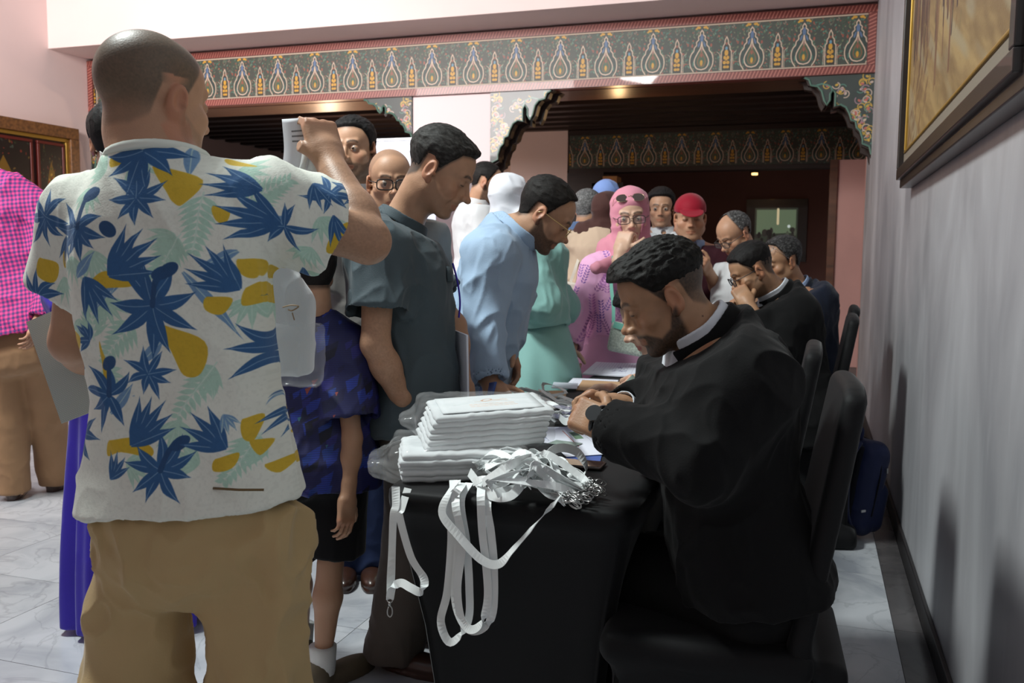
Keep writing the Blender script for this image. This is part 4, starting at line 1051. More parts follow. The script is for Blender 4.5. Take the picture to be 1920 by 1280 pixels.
# warm lamps of the hall
spot('lamp_opening', (-1.95, YF+1.0, 2.55), 9, (1, .62, .3), .05)
spot('lamp_left', (-5.9, 10.4, 2.2), 34, (1, .72, .48), .1)
spot('lamp_hall', (-.9, 14.6, 2.7), 5, (1, .6, .32), .05)
dl = empty('ceiling_downlight', P(1415, 328, 13.5)); tag(dl, 'small warm downlight glowing on the dark hall ceiling', 'lamp')
a = np.array(dl.location); adopt(dl, MB().tube([a, a+np.array([0, 0, .05])], .045, 14).build('bulb', mat('bulb_glow', (1, .55, .2), .5, emit=3)), MB().tube([a+np.array([0, 0, .03]), a+np.array([0, 0, ZC-a[2]])], .07, 14).build('housing', darkwood))
# roll-up banner behind the crowd
y = 7.4; a = ony(735, 262, y); 
bn = empty('display_banner', (a[0], y, 0)); tag(bn, 'pale blue and white roll-up banner in front of the pale pillar', 'banner')
def banner_img():
    yy, xx = np.mgrid[0:400, 0:180]; t = yy/400.; c = np.array([226, 232, 246])*(1-t[..., None]*1.4).clip(.0, 1)+np.array([190, 200, 232])*(t[..., None]*1.4).clip(0, 1); return image_from('banner_print', (c/255.).astype(np.float32))
adopt(bn, uvbox((a[0]-.42, y, .08), (a[0]+.42, y+.006, a[2]), .84, 1, 'sheet', mat('banner_sheet', image=banner_img(), rough=.5)), MB().box((a[0]-.43, y-.01, a[2]-.01), (a[0]+.43, y+.015, a[2]+.015)).build('top_rail', mat('alu', rgb(190, 192, 196), .35, .8), bevel=.004), MB().box((a[0]-.44, y-.08, 0), (a[0]+.44, y+.10, .09)).build('base', mat('alu'), bevel=.02))
# ------------------------------------------------------------------ people
def cloth(name, base, rough=.85, **k):
    k.setdefault('noise', .10); k.setdefault('nscale', 5); k.setdefault('bump', .25); k.setdefault('bscale', 260); k.setdefault('sheen', .15); k.setdefault('spec', .25)
    return mat(name, base, rough, **k)
shoe_brown = mat('brown_leather', rgb(62, 38, 28), .35, noise=.2, coat=.3); shoe_black = mat('black_leather', rgb(24, 22, 22), .35, coat=.3)
def planar_uv(p, su=1.0, sv=1.0):
    def f(v):
        q = p.tq(v); x = q[:, 0]; u = np.sign(x)*(np.minimum(np.abs(x), .13)+np.maximum(np.abs(x)-.13, 0)*1.35); u = np.where(q[:, 1] > .0, u+.43, u)
        return np.stack([u/su+.5, q[:, 2]/sv], 1)
    return f
FLOOR = lambda x, y: onz(x, y, 0)+np.array([0, 0, .09])

# --- man in the leaf print T-shirt, seen from behind
HPA = dict(skin='tan', scalp=.92, hairc=(.075, .066, .048), line='std', top=0, nape=1.6, fade=.72, jaw=1.12, fat=.006, beard=.35, hair=0)
A = Person('man seen from behind in blue and yellow leaf print T-shirt holding up a bag strap', P(370, 985, 1.66), P(304, 318, 1.62), P(293, 190, 1.66), 12, (-14, 4, 0), w=.94, hs=1.03, hp=HPA, hip=.106,
    arms={1: dict(sh=P(498, 392, 1.66), el=P(690, 452, 1.78), wr=P(617, 302, 1.90), dir=P(592, 214, 1.93)-P(617, 302, 1.90), back=(.75, -.5, .15), pose='pinch', hairy=1, hs=1.02), -1: dict(sh=P(172, 410, 1.68), el=P(138, 640, 1.76), wr=P(200, 690, 1.96), back=(-.3, .4, -.8), pose='grip')}, neck=.064, armr=1.12)
for k, kx in ((1, 488), (-1, 254)): 
    l = A.legs[k]; l['kn'] = P(kx+4, 1330, 1.68); b = P(kx+8, 1300, 1.70); l['an'] = np.array([b[0]+(.02 if k > 0 else -.02), b[1], .09])
A.body(hres=.0030, handres=.0028, shoes=shoe_brown)
def leaf_img():
    Wd = 1500; Hd = 1560; r = Ras(Wd, Hd, (230, 233, 222)); K = Wd/1.20
    def T(x, y):
        q = A.tq(P(x, y, 1.52)[None])[0]; u = q[0]; u = math.copysign(min(abs(u), .13)+max(abs(u)-.13, 0)*1.35, u); return (u+.60)*K, Hd-(q[2]+.15)*K
    sc = K/1700*1.52
    BL, LB, YE, MI, DB = (56, 98, 146), (118, 154, 190), (212, 178, 58), (182, 216, 198), (48, 82, 124)
    def leaf(x0, y0, x1, y1, w, c, bend=0, vein=True):
        a = np.array(T(x0, y0)); b = np.array(T(x1, y1)); d = b-a; n = np.array([-d[1], d[0]]); n = n/(np.linalg.norm(n)+1e-6); L2 = np.linalg.norm(d)
        t = np.linspace(0, 1, 9); m = a+d*t[:, None]+n*(bend*L2*np.sin(t*math.pi))[:, None]; wd = w*sc*np.sin(np.clip(t*1.12, 0, 1)**.8*math.pi*.94+.06)*.5
        wd[0] = w*sc*.12; wd[-1] = 0
        p = np.concatenate([m+n*wd[:, None], (m-n*wd[:, None])[::-1]]); r.poly(p, c)
        if vein: r.line(m[:-1], 1.6, (150, 180, 208) if c == BL else (206, 228, 214), .8)
    def star(cx, cy, R, rot, n=8, c=BL, w=.30, span=330, stem=None):
        R *= 1.14; rs = random.Random(int(cx*7+cy))
        for i in range(n):
            a = math.radians(rot+span*i/(n-1 if span < 340 else n)+rs.uniform(-6, 6)); L2 = R*rs.uniform(.82, 1.12); leaf(cx, cy, cx+L2*math.cos(a), cy+L2*math.sin(a), R*w, c, rs.uniform(-.10, .10))
        if stem:
            pts = [T(cx, cy), T(cx+stem[0]*.3, cy+stem[1]*.6), T(cx+stem[0]*.7, cy+stem[1])]; r.line(lerp_pts(pts), 11*sc, DB)
            x, y = T(cx+stem[0], cy+stem[1]); r.disc(x, y, 20*sc, 12*sc, DB, 1, -.5)
    def fan(bx, by, R, dirn, spread=75, n=5, c=BL, w=.21):
        R *= 1.06
        for i in range(n):
            a = math.radians(dirn-spread/2+spread*i/(n-1)); L2 = R*(1-.18*abs(i-(n-1)/2)/(n/2)); leaf(bx, by, bx+L2*math.cos(a), by+L2*math.sin(a), R*w, c, 0)
        p = [T(bx, by)]+[T(bx+R*.17*math.cos(math.radians(dirn-spread/2*k)), by+R*.17*math.sin(math.radians(dirn-spread/2*k))) for k in (-1, -.5, 0, .5, 1)]; r.poly(p, c)
    def poly(pts, c):
        q = [np.array([*T(*p), 0.]) for p in pts]; q = q+q[:3]; w = np.array(catmull(q, 5))[:, :2]; r.poly(w[:len(pts)*5+1], c)
    def fern(x0, y0, x1, y1, c=MI, R=46):
        for t in np.linspace(.08, 1, 9):
            x, y = x0+(x1-x0)*t, y0+(y1-y0)*t; a = math.atan2(y1-y0, x1-x0); L2 = R*(1.1-t*.7)
            for sg in (1, -1): leaf(x, y, x+L2*math.cos(a+sg*.9), y+L2*math.sin(a+sg*.9), 10, c, 0, False)
        r.line([T(x0, y0), T(x1, y1)], 3, (206, 228, 214))
    rs = random.Random(1)
    for (x, y, R, d) in ((190, 320, 60, 200), (250, 300, 60, 60), (150, 350, 60, 90), (170, 470, 70, 80), (420, 310, 60, 20), (340, 440, 60, 140), (190, 560, 60, 60), (540, 460, 50, 120), (130, 600, 60, 100), (170, 700, 60, 40), (330, 790, 70, 100), (450, 560, 60, 100), (520, 760, 50, 80), (230, 870, 60, 20), (400, 700, 60, 150), (560, 400, 60, 60), (120, 480, 60, 90), (370, 870, 60, 200), (480, 860, 50, 200), (60, 520, 60, 80)):
        fan(x, y, R, d, 100, 6, MI, .2)
    for a in ((380, 360, 372, 470), (350, 440, 300, 520), (250, 600, 180, 680), (400, 680, 330, 780), (160, 640, 170, 540), (470, 820, 420, 900), (500, 500, 540, 590), (440, 380, 510, 330)): fern(*a)
    for (x0, y0, x1, y1) in ((240, 480, 165, 590), (270, 470, 200, 560), (350, 510, 440, 640), (340, 270, 352, 335), (440, 470, 380, 500), (510, 650, 470, 770), (300, 640, 250, 690), (480, 420, 520, 400), (130, 520, 180, 470), (190, 780, 240, 720), (540, 680, 500, 790)): leaf(x0, y0, x1, y1, 22, LB)
    poly([(288, 308), (374, 336), (350, 384), (332, 380), (318, 360)], YE); poly([(196, 292), (232, 298), (200, 312)], YE); poly([(385, 285), (412, 292), (450, 302), (400, 300)], YE)
    poly([(165, 525), (200, 508), (250, 518), (252, 536), (200, 540), (160, 545)], YE); poly([(438, 485), (462, 486), (456, 520), (440, 514)], YE); poly([(444, 540), (462, 528), (470, 560), (440, 574)], YE)
    poly([(300, 606), (382, 640), (372, 700), (340, 704), (318, 660)], YE); poly([(388, 556), (428, 560), (410, 590), (384, 580)], YE); poly([(190, 830), (240, 824), (280, 842), (276, 858), (220, 850), (180, 862)], YE)
    poly([(442, 790), (470, 786), (462, 830), (446, 826)], YE); poly([(400, 862), (440, 852), (430, 880), (398, 884)], YE); poly([(70, 470), (92, 460), (90, 492), (68, 500)], YE); poly([(590, 420), (640, 392), (600, 460), (565, 468)], YE)
    poly([(455, 830), (486, 836), (470, 862)], YE); poly([(176, 640), (190, 700), (180, 730), (172, 690)], YE); poly([(398, 385), (424, 392), (420, 418), (404, 412)], YE); poly([(478, 880), (520, 872), (500, 900)], YE)
    star(262, 372, 52, -75, 9); r.disc(*T(208, 430), 20*sc, 14*sc, DB, 1, .6); star(135, 425, 62, -20, 8, span=240, stem=(25, -62)); star(262, 282, 78, 5, 6, span=170)
    star(290, 572, 84, 100, 9, stem=(35, -66)); star(275, 702, 44, 20, 8); star(490, 662, 78, 60, 9, w=.26); star(185, 745, 60, 60, 7, span=260, stem=(6, -62)); star(300, 882, 62, 110, 9, span=300, stem=(34, -50)); star(238, 745, 2, 0, 3)
    star(575, 352, 44, 40, 6, w=.3); star(505, 420, 46, -60, 6); star(520, 545, 46, 70, 6, span=150); star(150, 640, 40, 150, 5, span=120)
    fan(207, 517, 116, -35, 62, 5); fan(500, 412, 100, 195, 78, 5); fan(438, 542, 96, 222, 70, 5); fan(150, 520, 92, 62, 60, 4); fan(238, 838, 104, -52, 60, 5); fan(420, 842, 96, 215, 60, 4); fan(470, 350, 100, 190, 40, 4)
    fan(505, 500, 80, 110, 40, 4); fan(190, 905, 60, -60, 60, 4); fan(545, 330, 60, 60, 60, 4); fan(515, 770, 70, 120, 60, 4); fan(585, 395, 70, 80, 40, 3); fan(90, 440, 60, 100, 60, 4); fan(410, 780, 40, 60, 60, 4, LB)
    star(700, 480, 60, 0, 8); star(-20, 560, 60, 0, 8); star(30, 400, 60, 40, 8); star(50, 700, 60, 0, 8); star(640, 640, 60, 0, 8); star(620, 820, 60, 40, 8); star(640, 330, 60, 40, 8); star(90, 830, 60, 0, 8)
    for (x, y) in ((700, 560), (0, 480), (660, 740), (70, 620), (690, 400), (20, 780)): poly([(x, y), (x+50, y+14), (x+30, y+50), (x-10, y+36)], YE)
    r.disc(*T(168, 362), 17*sc, 11*sc, DB, 1, -.4); r.disc(*T(312, 512), 18*sc, 12*sc, DB, 1, -.4)
    n = vnoise(np.stack([*(x.ravel()/5. for x in np.mgrid[0:Hd, 0:Wd]), np.zeros(Hd*Wd)], 1), 3).reshape(Hd, Wd, 1); r.a = r.a*(1-.025*ss(.55, .8, n))
    return image_from('leaf_print', r.a)
def uvA(v):
    q = A.tq(v); x = q[:, 0]; u = np.sign(x)*(np.minimum(np.abs(x), .13)+np.maximum(np.abs(x)-.13, 0)*1.35); w = .0
    return np.stack([(u+.60)/1.20, (q[:, 2]+.15)/1.248], 1)
def foldA(v, q):
    d = np.zeros(len(v))
    for (a, b, r, h) in (((430, 420), (560, 470), .02, .006), ((450, 520), (540, 440), .02, .006), ((150, 640), (260, 700), .03, .005), ((500, 640), (330, 760), .03, .006), ((520, 780), (330, 860), .03, .006), ((160, 820), (300, 880), .03, .005), ((120, 440), (150, 560), .02, .005)):
        A0, B0 = A.tq(P(*a, 1.52)[None])[0], A.tq(P(*b, 1.52)[None])[0]; A0[1] = B0[1] = -.13; dd = cone(q*np.array([1, .4, 1]), A0*np.array([1, .4, 1]), B0*np.array([1, .4, 1]), 0, 0); d += h*ss(r, 0, dd)
    return d
A.shirt(mat('leaf_print_cotton', image=leaf_img(), rough=.8, bump=.3, bscale=300, sheen=.1, spec=.3), off=.020, sleeve='short', hem=.075, h=.0042, fold=.008, collar=False, uvf=uvA, loose=.012, slen=.56, sleeve_off=.012, dispx=foldA)
# ribbed neckband
A.addmb('neckband', MB().tube([A.nb+A.T@np.array([.083*math.cos(t), .075*math.sin(t)-.012, .018-.014*math.sin(t)]) for t in np.linspace(0, 2*math.pi, 25)[:-1]], .009, 8, closed=True), mat('white_rib', rgb(226, 232, 222), .85))
khaki = cloth('khaki_cotton', rgb(186, 160, 116), nscale=3)
tr = A.trousers(khaki, off=.016, top=.16, h=.0050, fold=.034, kr=.022, hr=.040)
# rear pocket welts and side pocket
for (a, b) in (((400, 915), (495, 918)),):
    pts = [P(*a, 1.515), P((a[0]+b[0])/2, a[1]+3, 1.505), P(*b, 1.515)]; A.addmb('pocket_welt', MB().tube(pts, .0022, 6), cloth('dark_welt', rgb(120, 98, 66)))  # welt in a darker khaki than the trousers

# --- man in the dark grey shirt
HPB = dict(skin='tan', hairc=(.014, .012, .010), top=.012, side=.0, curl=.0035, line='std', scalp=.94, quiff=.006, beard=.30, crease=1.1, nose=1.15, hook=1, grey=.10, brow=1, edge=.032, f0=-.02, f1=.07)
B = Person('man in dark grey short-sleeved shirt bending over the table with hand in pocket', P(778, 790, 2.82), P(752, 425, 2.78), P(828, 322, 2.72), -60, (-78, 30, 0), w=1.06, hs=1.04, hp=HPB, ct=.55,
    arms={1: dict(sh=P(712, 470, 2.62), el=P(704, 645, 2.56), wr=P(762, 766, 2.63), dir=P(775, 815, 2.72)-P(762, 766, 2.63), pose='relax', hairy=1, back=(-.2, -1, .1)), -1: dict(el=P(850, 610, 2.9), wr=P(866, 715, 2.85), pose='grip', back=(.6, -.6, 0))})
for k, fx, fy_ in ((1, 738, 1248), (-1, 800, 1195)): B.legs[k]['an'] = FLOOR(fx, fy_); B.legs[k]['kn'] = (B.legs[k]['hip']+B.legs[k]['an'])/2+B.fy*.03; B.legs[k]['toe'] = facing(-100)[:, 1]
B.body(hres=.0030, handres=.0032, shoes=shoe_brown)
grey = cloth('slate_cotton', rgb(72, 84, 90), .7)
B.shirt(grey, off=.022, sleeve='short', hem=-.02, h=.0050, fold=.014, slen=.66, sleeve_off=.016, loose=.014, seed=2)
B.trousers(cloth('taupe_twill', rgb(86, 78, 72)), off=.018, kr=.022, hr=.040, fold=.010, seed=1)
# breast pocket and hanging spectacles
c = P(793, 515, 2.52); X = B.T[:, 0]; Z = B.T[:, 2]; Y = B.T[:, 1]

# --- man in the pale blue shirt leaning over
HPC = dict(skin='tan', hairc=(.010, .008, .007), top=.014, side=.005, curl=.004, line='recede', scalp=.85, beard=.85, nose=1.1, edge=.016)
Cm = Person('man in pale blue shirt and gold-rimmed glasses leaning low over the table', P(872, 742, 3.40), P(958, 432, 3.30), P(1024, 404, 3.22), -62, (-76, 36, 0), w=1.06, hs=1.03, hp=HPC,
    ct=.4, arms={1: dict(sh=P(918, 478, 3.12), el=P(902, 632, 3.08), wr=P(920, 722, 3.02), pose='relax', back=(.3, -.8, .5), dir=P(945, 752, 2.98)-P(920, 722, 3.02)), -1: dict(el=P(962, 560, 3.42), wr=P(955, 648, 3.32), pose='hang', dir=P(970, 700, 3.3)-P(955, 648, 3.32), back=(.6, .5, .2))})
for k in (1, -1): 
    b = FLOOR(880+k*8, 1000); Cm.legs[k]['an'] = np.array([Cm.pel[0]-.02*k, Cm.pel[1]-.13*k, .09]); Cm.legs[k]['kn'] = (Cm.legs[k]['hip']+Cm.legs[k]['an'])/2+Cm.fy*.03
Cm.body(hres=.0034, handres=.0034, shoes=shoe_black)
Cm.shirt(cloth('pale_blue_oxford', rgb(164, 188, 214), .75), off=.022, sleeve='long', hem=-.06, h=.0055, fold=.012, seed=4, sleeve_off=.012, loose=.012)
Cm.trousers(cloth('dark_denim', rgb(40, 52, 78)), top=.1, h=.009); spectacles(Cm, rim=(.85, .66, .30), metal=1, size=1.05)

# --- lady in the pink hijab
HPL = dict(skin='light', lip='rose', open=.42, hair=0, brow=1, nose=.95, gaze=(.25, 1, -.25), hairc=(.05, .03, .025), fat=.006)
Lw = Person('woman in pink hijab and leaf print tunic with hand at her mouth', P(1156, 700, 4.80), P(1180, 474, 4.72), P(1182, 405, 4.66), 184, (194, 10, 4), w=1.26, hs=1.16, hp=HPL, female=True,
    arms={1: dict(sh=P(1118, 508, 4.70), el=P(1080, 592, 4.62), wr=P(1070, 655, 4.50), hs=1.05, pose='grip', back=(-.6, -.7, 0)), -1: dict(sh=P(1234, 496, 4.70), el=P(1225, 560, 4.45), wr=P(1163, 472, 4.40), pose='fist', hs=1.1, dir=P(1176, 430, 4.42)-P(1163, 472, 4.40), back=(-.3, -1, .1), cuff=-.03)})
Lw.body(hres=.0036, handres=.0036, shoes=shoe_black)
def foliage_img():
    r = Ras(500, 560, (226, 172, 208)); rs = random.Random(12)
    for k in range(46):
        x, y = rs.uniform(0, 500), rs.uniform(0, 560); a = rs.uniform(-2.2, -.9); c = rs.choice([(112, 78, 150), (132, 96, 168), (150, 100, 150), (180, 120, 180)])
        for j in range(7):
            x2, y2 = x+14*j*math.cos(a), y+14*j*math.sin(a)
            for sg in (1, -1): r.disc(x2+9*math.cos(a+sg*1.1), y2+9*math.sin(a+sg*1.1), 8, 3.4, c, .9, a+sg*.8)
    return image_from('foliage_print', r.a)
def uvL(v):
    q = Lw.tq(v); return np.stack([q[:, 0]/.50+.5, q[:, 2]/.56], 1)
lp = mat('pink_leaf_print', image=foliage_img(), rough=.8, bump=.2, bscale=200, spec=.2); rose_c = cloth('mauve_cotton', rgb(208, 160, 190))
Lw.shirt(lp, off=.018, sleeve='long', hem=.10, h=.0065, fold=.010, collar=False, uvf=uvL, sleeve_off=.008, seed=5)
Lw.gown(rose_c, z0=.08, r0=.26, top=.34, fold=.02, name='skirt'); hj = hijab(Lw, cloth('pink_voile', rgb(212, 140, 158), .75), drape=.12, low=.16, tail=P(1118, 502, 4.44))
spectacles(Lw, rim=(.05, .035, .035)); sg = spectacles(Lw, rim=(.55, .40, .25), metal=1, dark=True, style='round', name='sunglasses', up=.92, size=1.1)
sg['label'] = 'dark tinted sunglasses pushed up on the hijab'

# --- suited man at the table
HPD = dict(skin='olive', hairc=(.008, .007, .006), top=.013, side=-.005, quiff=.012, curl=.0045, curlf=110, line='std', scalp=.97, fade=.62, beard=.96, jawline=1, nose=1.1, edge=.016, f0=.0, f1=.06, hres=.0026, mole=(-.052, -.055, -.075))
D = Person('bearded man in black suit seated at the near end of the table sorting lanyards', P(1402, 1080, 2.07), P(1324, 628, 2.02), P(1240, 556, 1.99), 104, (106, 29, 0), w=1.10, hs=.98, hp=HPD, neck=.057, ct=.42,
    arms={-1: dict(sh=P(1392, 718, 1.86), el=P(1312, 872, 1.80), wr=P(1145, 798, 1.94), pose='grip', dir=P(1095, 778, 1.98)-P(1145, 798, 1.94), back=(.1, -.9, .5), cuff=.008, bare=0), 1: dict(sh=P(1285, 700, 2.20), el=P(1235, 835, 2.26), wr=P(1172, 764, 2.12), pose='pinch', dir=P(1110, 742, 2.12)-P(1172, 764, 2.12), back=(.1, .3, 1), cuff=.008, bare=0)},
    legs={k: dict(kn=P(1165, 1062, 2.36+.13*k), an=np.append((P(1165, 1062, 2.36+.13*k)+np.array([-.02, 0, 0]))[:2], .09)) for k in (1, -1)})
D.body(hres=.0030, handres=.0028, shoes=shoe_black)
blk = cloth('black_suiting', rgb(13, 13, 14), .9, sheen=.04); wht = cloth('white_poplin', rgb(224, 230, 238), .7)
def suit(p, m, shirt_m, hem=-.28, h=.0055, sd=7, col=True, so=.002, fold=.010, **kw):
    p.shirt(m, off=.034, sleeve='long', hem=hem, h=h, fold=fold, collar=False, seed=sd, sleeve_off=so, vneck=.045, name='jacket', suitc=True, **kw)
    if col:
        def fs(q_):
            q = p.tq(q_); return smax(p.torso(q_, .016), np.maximum(np.maximum(.66*p.L-q[:, 2], q[:, 2]-p.L-.004), np.abs(q[:, 0])-.05), .004)
        p.add('shirt', fs, p.nb-.30, p.nb+.22, h, shirt_m)
        def fc(q_):
            q = p.tq(q_); nk = p.neck_sdf(q_); z = q[:, 2]+p.ct*q[:, 1]-(p.L-.006); top = .046+.020*ss(.02, -.06, q[:, 1])
            d = smax(np.abs(nk-.016-.12*np.clip(.03-z, 0, .05))-.0036, np.maximum(-z-.03, z-top), .003)
            return smax(d, -cone(q, (0, .05, p.L-.05), (0, .16, p.L-.02), .003, .016), .003)
        p.add('shirt_collar', fc, p.nb-.14, p.nb+.16, .0036, shirt_m)
        def fl(q_):   # jacket collar and lapels lying over the shoulders
            q = p.tq(q_); nk = p.neck_sdf(q_); z = q[:, 2]+p.ct*q[:, 1]-(p.L-.035)
            d = smax(np.abs(nk-.024-.28*np.clip(.05-z, 0, .12))-.0055, np.maximum(-z-.085, z-.052-.022*ss(.02, -.06, q[:, 1])), .004)
            return smax(d, -cone(q, (0, .06, p.L-.10), (0, .17, p.L-.04), .010, .035), .004)
        p.add('jacket_collar', fl, p.nb-.19, p.nb+.18, .0046, m)
def cuffs(p, m, ks=(1, -1), l=.03, r=.034):
    for k in ks:
        a = p.arms[k]; ax = nrm(a['wr']-a['el']); b = a['wr']+ax*(-.03); e = a['wr']+ax*(l-.022)
        f = lambda q: smax(smax(np.abs(cone(q, b-ax*.03, e+ax*.03, r, r-.002))-.0022, (q-e)@ax, .002), -((q-b)@ax), .002)
        p.add('shirt_cuff', f, np.minimum(b, e)-.06, np.maximum(b, e)+.06, .0035, m)
suit(D, blk, wht, hem=-.01, h=.0048, loose=.012); cuffs(D, wht, r=.0325, l=.046)
D.trousers(blk, off=.018, hem=.06, seed=3)
# watch on the near wrist
a = D.arms[-1]; ax = nrm(a['wr']-a['el']); c = a['wr']+ax*.030; n = a['F'][:, 2]; sx = np.cross(ax, n)
wm = mat('black_watch', rgb(20, 20, 22), .25, coat=.5)
ws = D.addmb('watch', MB().tube([c+(n*math.cos(t)+sx*math.sin(t))*.031 for t in np.linspace(0, 2*math.pi, 25)[:-1]], .0065, 8, closed=True), wm)
D.addmb('watch_case', MB().tube([c+n*.030, c+n*.042], .0185, 20), mat('black_watch'), smooth=False, parent=ws)

# --- woman writing behind him
HPE = dict(skin='light', lip='rose', hair=1, line='low', top=.022, side=.020, curl=.002, hairc=(.008, .007, .007), scalp=.9)
E = Person('woman with long black hair writing at the table behind the suited man', P(1355, 850, 2.76), P(1282, 625, 2.72), P(1222, 590, 2.66), 104, (108, 30, 0), w=.92, hs=.95, hp=HPE, female=True, ct=.4,
    arms={-1: dict(el=P(1275, 770, 2.60), wr=P(1232, 735, 2.66), pose='pinch', dir=P(1188, 725, 2.68)-P(1232, 735, 2.66), back=(0, -.7, .7), bare=0), 1: dict(el=P(1230, 770, 2.90), wr=P(1190, 742, 2.88), pose='relax', dir=P(1150, 728, 2.88)-P(1190, 742, 2.88), back=(0, .2, 1), bare=0)},
    legs={k: dict(kn=P(1355, 850, 2.76)+np.array([-.42, .08*k, -.06]), an=np.append((P(1355, 850, 2.76)+np.array([-.40, .08*k, 0]))[:2], .09)) for k in (1, -1)})
E.body(hres=.004, handres=.0032, shoes=shoe_black); suit(E, blk, blk, hem=-.1, h=.008, col=False); E.trousers(blk, h=.010)
def hairfall(p, m, to, r0=.03, r1=.012, mid=None, name='hair_lock'):
    a = p.hpt((-.07, .01, .03)); b = mid if mid is not None else (a+to)/2
    f = lambda q: smin(smin(cone(q, a, b, .035, r0), cone(q, b, to, r0, r1), .03), cone(q, p.hpt((0, -.10, .0)), p.nb-p.T[:, 1]*.09-p.T[:, 2]*.12, .05, .04), .03)
    dp = lambda v: .004*(vnoise(v*np.array([120, 120, 8.]), 3)-.5)
    lo, hi = p.bounds(a, b, to, p.nb, pad=.2); p.add(name, f, lo, hi, .006, m, dp)
hairfall(E, mat('black_hair', (.010, .009, .009), .5, bump=.8, bscale=300, stretch=(1, 1, .08)), P(1240, 712, 2.46), mid=P(1246, 655, 2.46))

# --- second suited man
HPF = dict(skin='olive', hairc=(.008, .007, .007), top=.014, side=.0, line='std', scalp=.92, fade=.4, beard=.55, curl=.003, fat=.005)
Fm = Person('man in black suit and dark glasses seated further along with hand at his mouth', P(1508, 790, 4.22), P(1458, 552, 4.20), P(1408, 508, 4.15), 104, (108, 30, 0), w=1.14, hs=1.02, hp=HPF, ct=.35,
    arms={-1: dict(sh=P(1490, 590, 4.05), el=P(1448, 655, 3.98), wr=P(1403, 570, 4.06), pose='fist', dir=P(1384, 540, 4.1)-P(1403, 570, 4.06), back=(.2, -1, .2), cuff=-.02, bare=0), 1: dict(el=P(1410, 640, 4.35), wr=P(1392, 590, 4.28), pose='fist', bare=0)},
    legs={k: dict(kn=P(1508, 790, 4.22)+np.array([-.44, .09*k, .02]), an=np.append((P(1508, 790, 4.22)+np.array([-.42, .09*k, 0]))[:2], .09)) for k in (1, -1)})
Fm.body(hres=.0045, handres=.0042, shoes=shoe_black); suit(Fm, blk, wht, hem=-.12, h=.008, sd=9, loose=.02); Fm.trousers(blk, h=.010); spectacles(Fm, rim=(.02, .02, .025))

# --- man in navy jacket
HPG = dict(skin='olive', hairc=(.012, .011, .011), top=.016, side=.008, line='recede', scalp=.85, grey=.25, beard=.25, brow=1)
G = Person('man in navy jacket with spectacles pushed up on his hair', P(1530, 745, 4.95), P(1496, 545, 4.95), P(1464, 490, 4.90), 118, (124, 16, 0), w=1.08, hs=1.05, hp=HPG, ct=.4,
    arms={-1: dict(el=P(1500, 665, 4.7), wr=P(1440, 650, 4.8), bare=0)}, legs={k: dict(kn=P(1530, 745, 4.95)+np.array([-.42, .09*k-.1, .0]), an=np.append((P(1530, 745, 4.95)+np.array([-.42, .09*k-.1, 0]))[:2], .09)) for k in (1, -1)})
G.body(hres=.005, handres=.005, shoes=shoe_black); suit(G, cloth('navy_suiting', rgb(24, 30, 46)), cloth('sky_poplin', rgb(150, 172, 206)), hem=-.12, h=.009, sd=12); G.trousers(blk, h=.012)
spectacles(G, rim=(.5, .5, .52), metal=1, up=.85, size=1.0, name='raised_glasses')

# --- man in red cap
HPR = dict(skin='tan', hair=0, scalp=.7, line='std', open=.0, beard=.15, fat=.010, jaw=1.05)
R_ = Person('stout man in red cap and maroon sweater looking down at a phone', P(1308, 650, 5.6), P(1298, 462, 5.6), P(1294, 408, 5.5), 190, (192, 8, 0), w=1.14, hs=1.13, hp=HPR, belly=.05,
    arms={1: dict(el=P(1240, 545, 5.5), wr=P(1284, 508, 5.28), pose='grip', back=(-.6, -.6, 0)), -1: dict(el=P(1350, 550, 5.5), wr=P(1328, 508, 5.28), pose='grip', back=(.6, -.6, 0))})
R_.body(hres=.0042, handres=.0042, shoes=shoe_black)
R_.shirt(cloth('maroon_knit', rgb(58, 22, 32)), off=.022, sleeve='short', hem=-.1, h=.009, slen=.95, collm=cloth('sky_poplin', rgb(150, 172, 206)), seed=6); R_.trousers(cloth('charcoal_wool', rgb(40, 38, 40)), h=.012)
capm = cloth('red_cap', rgb(146, 18, 40), .7)
def cap(p):
    f = lambda x: (lambda q: smin(smax(smin(ell(q, (0, -.018, .046), (.085, .102, .084)), ell(q, (0, .03, .05), (.070, .064, .066)), .02), .030-q[:, 2]-.18*(q[:, 1]*-1).clip(0, .1)*0, .003), smax(rbox(q@rotm((1, 0, 0), -.30), (0, .125, .070), (.062, .060, .003), .003), np.hypot(q[:, 0]/.066, (q[:, 1]-.085)/.085)*.06-.06, .003), .006))(p.hq(x))*p.hs
    p.add('cap', f, p.head-.24, p.head+.24, .004, capm, label='red baseball cap with curved peak')
cap(R_)

# --- balding man in white shirt
HPW = dict(skin='tan', hairc=(.03, .028, .027), top=.006, side=.008, line='bald', scalp=.6, grey=.5, brow=1)
Wm = Person('grey-haired man in white short-sleeved shirt looking down through glasses', P(1402, 655, 5.35), P(1402, 490, 5.3), P(1376, 440, 5.22), 135, (134, 34, 0), w=1.16, hs=1.06, hp=HPW, belly=.05,
    arms={1: dict(el=P(1352, 600, 5.3), wr=P(1345, 650, 5.15), bare=1), -1: dict(el=P(1400, 600, 5.0), wr=P(1370, 640, 4.95))})
Wm.body(hres=.0045, handres=.005, shoes=shoe_black); Wm.shirt(cloth('white_cotton', rgb(214, 216, 218)), off=.024, hem=-.1, h=.009, seed=8); Wm.trousers(cloth('charcoal_wool', rgb(40, 38, 40)), h=.012); spectacles(Wm, rim=(.05, .05, .05))

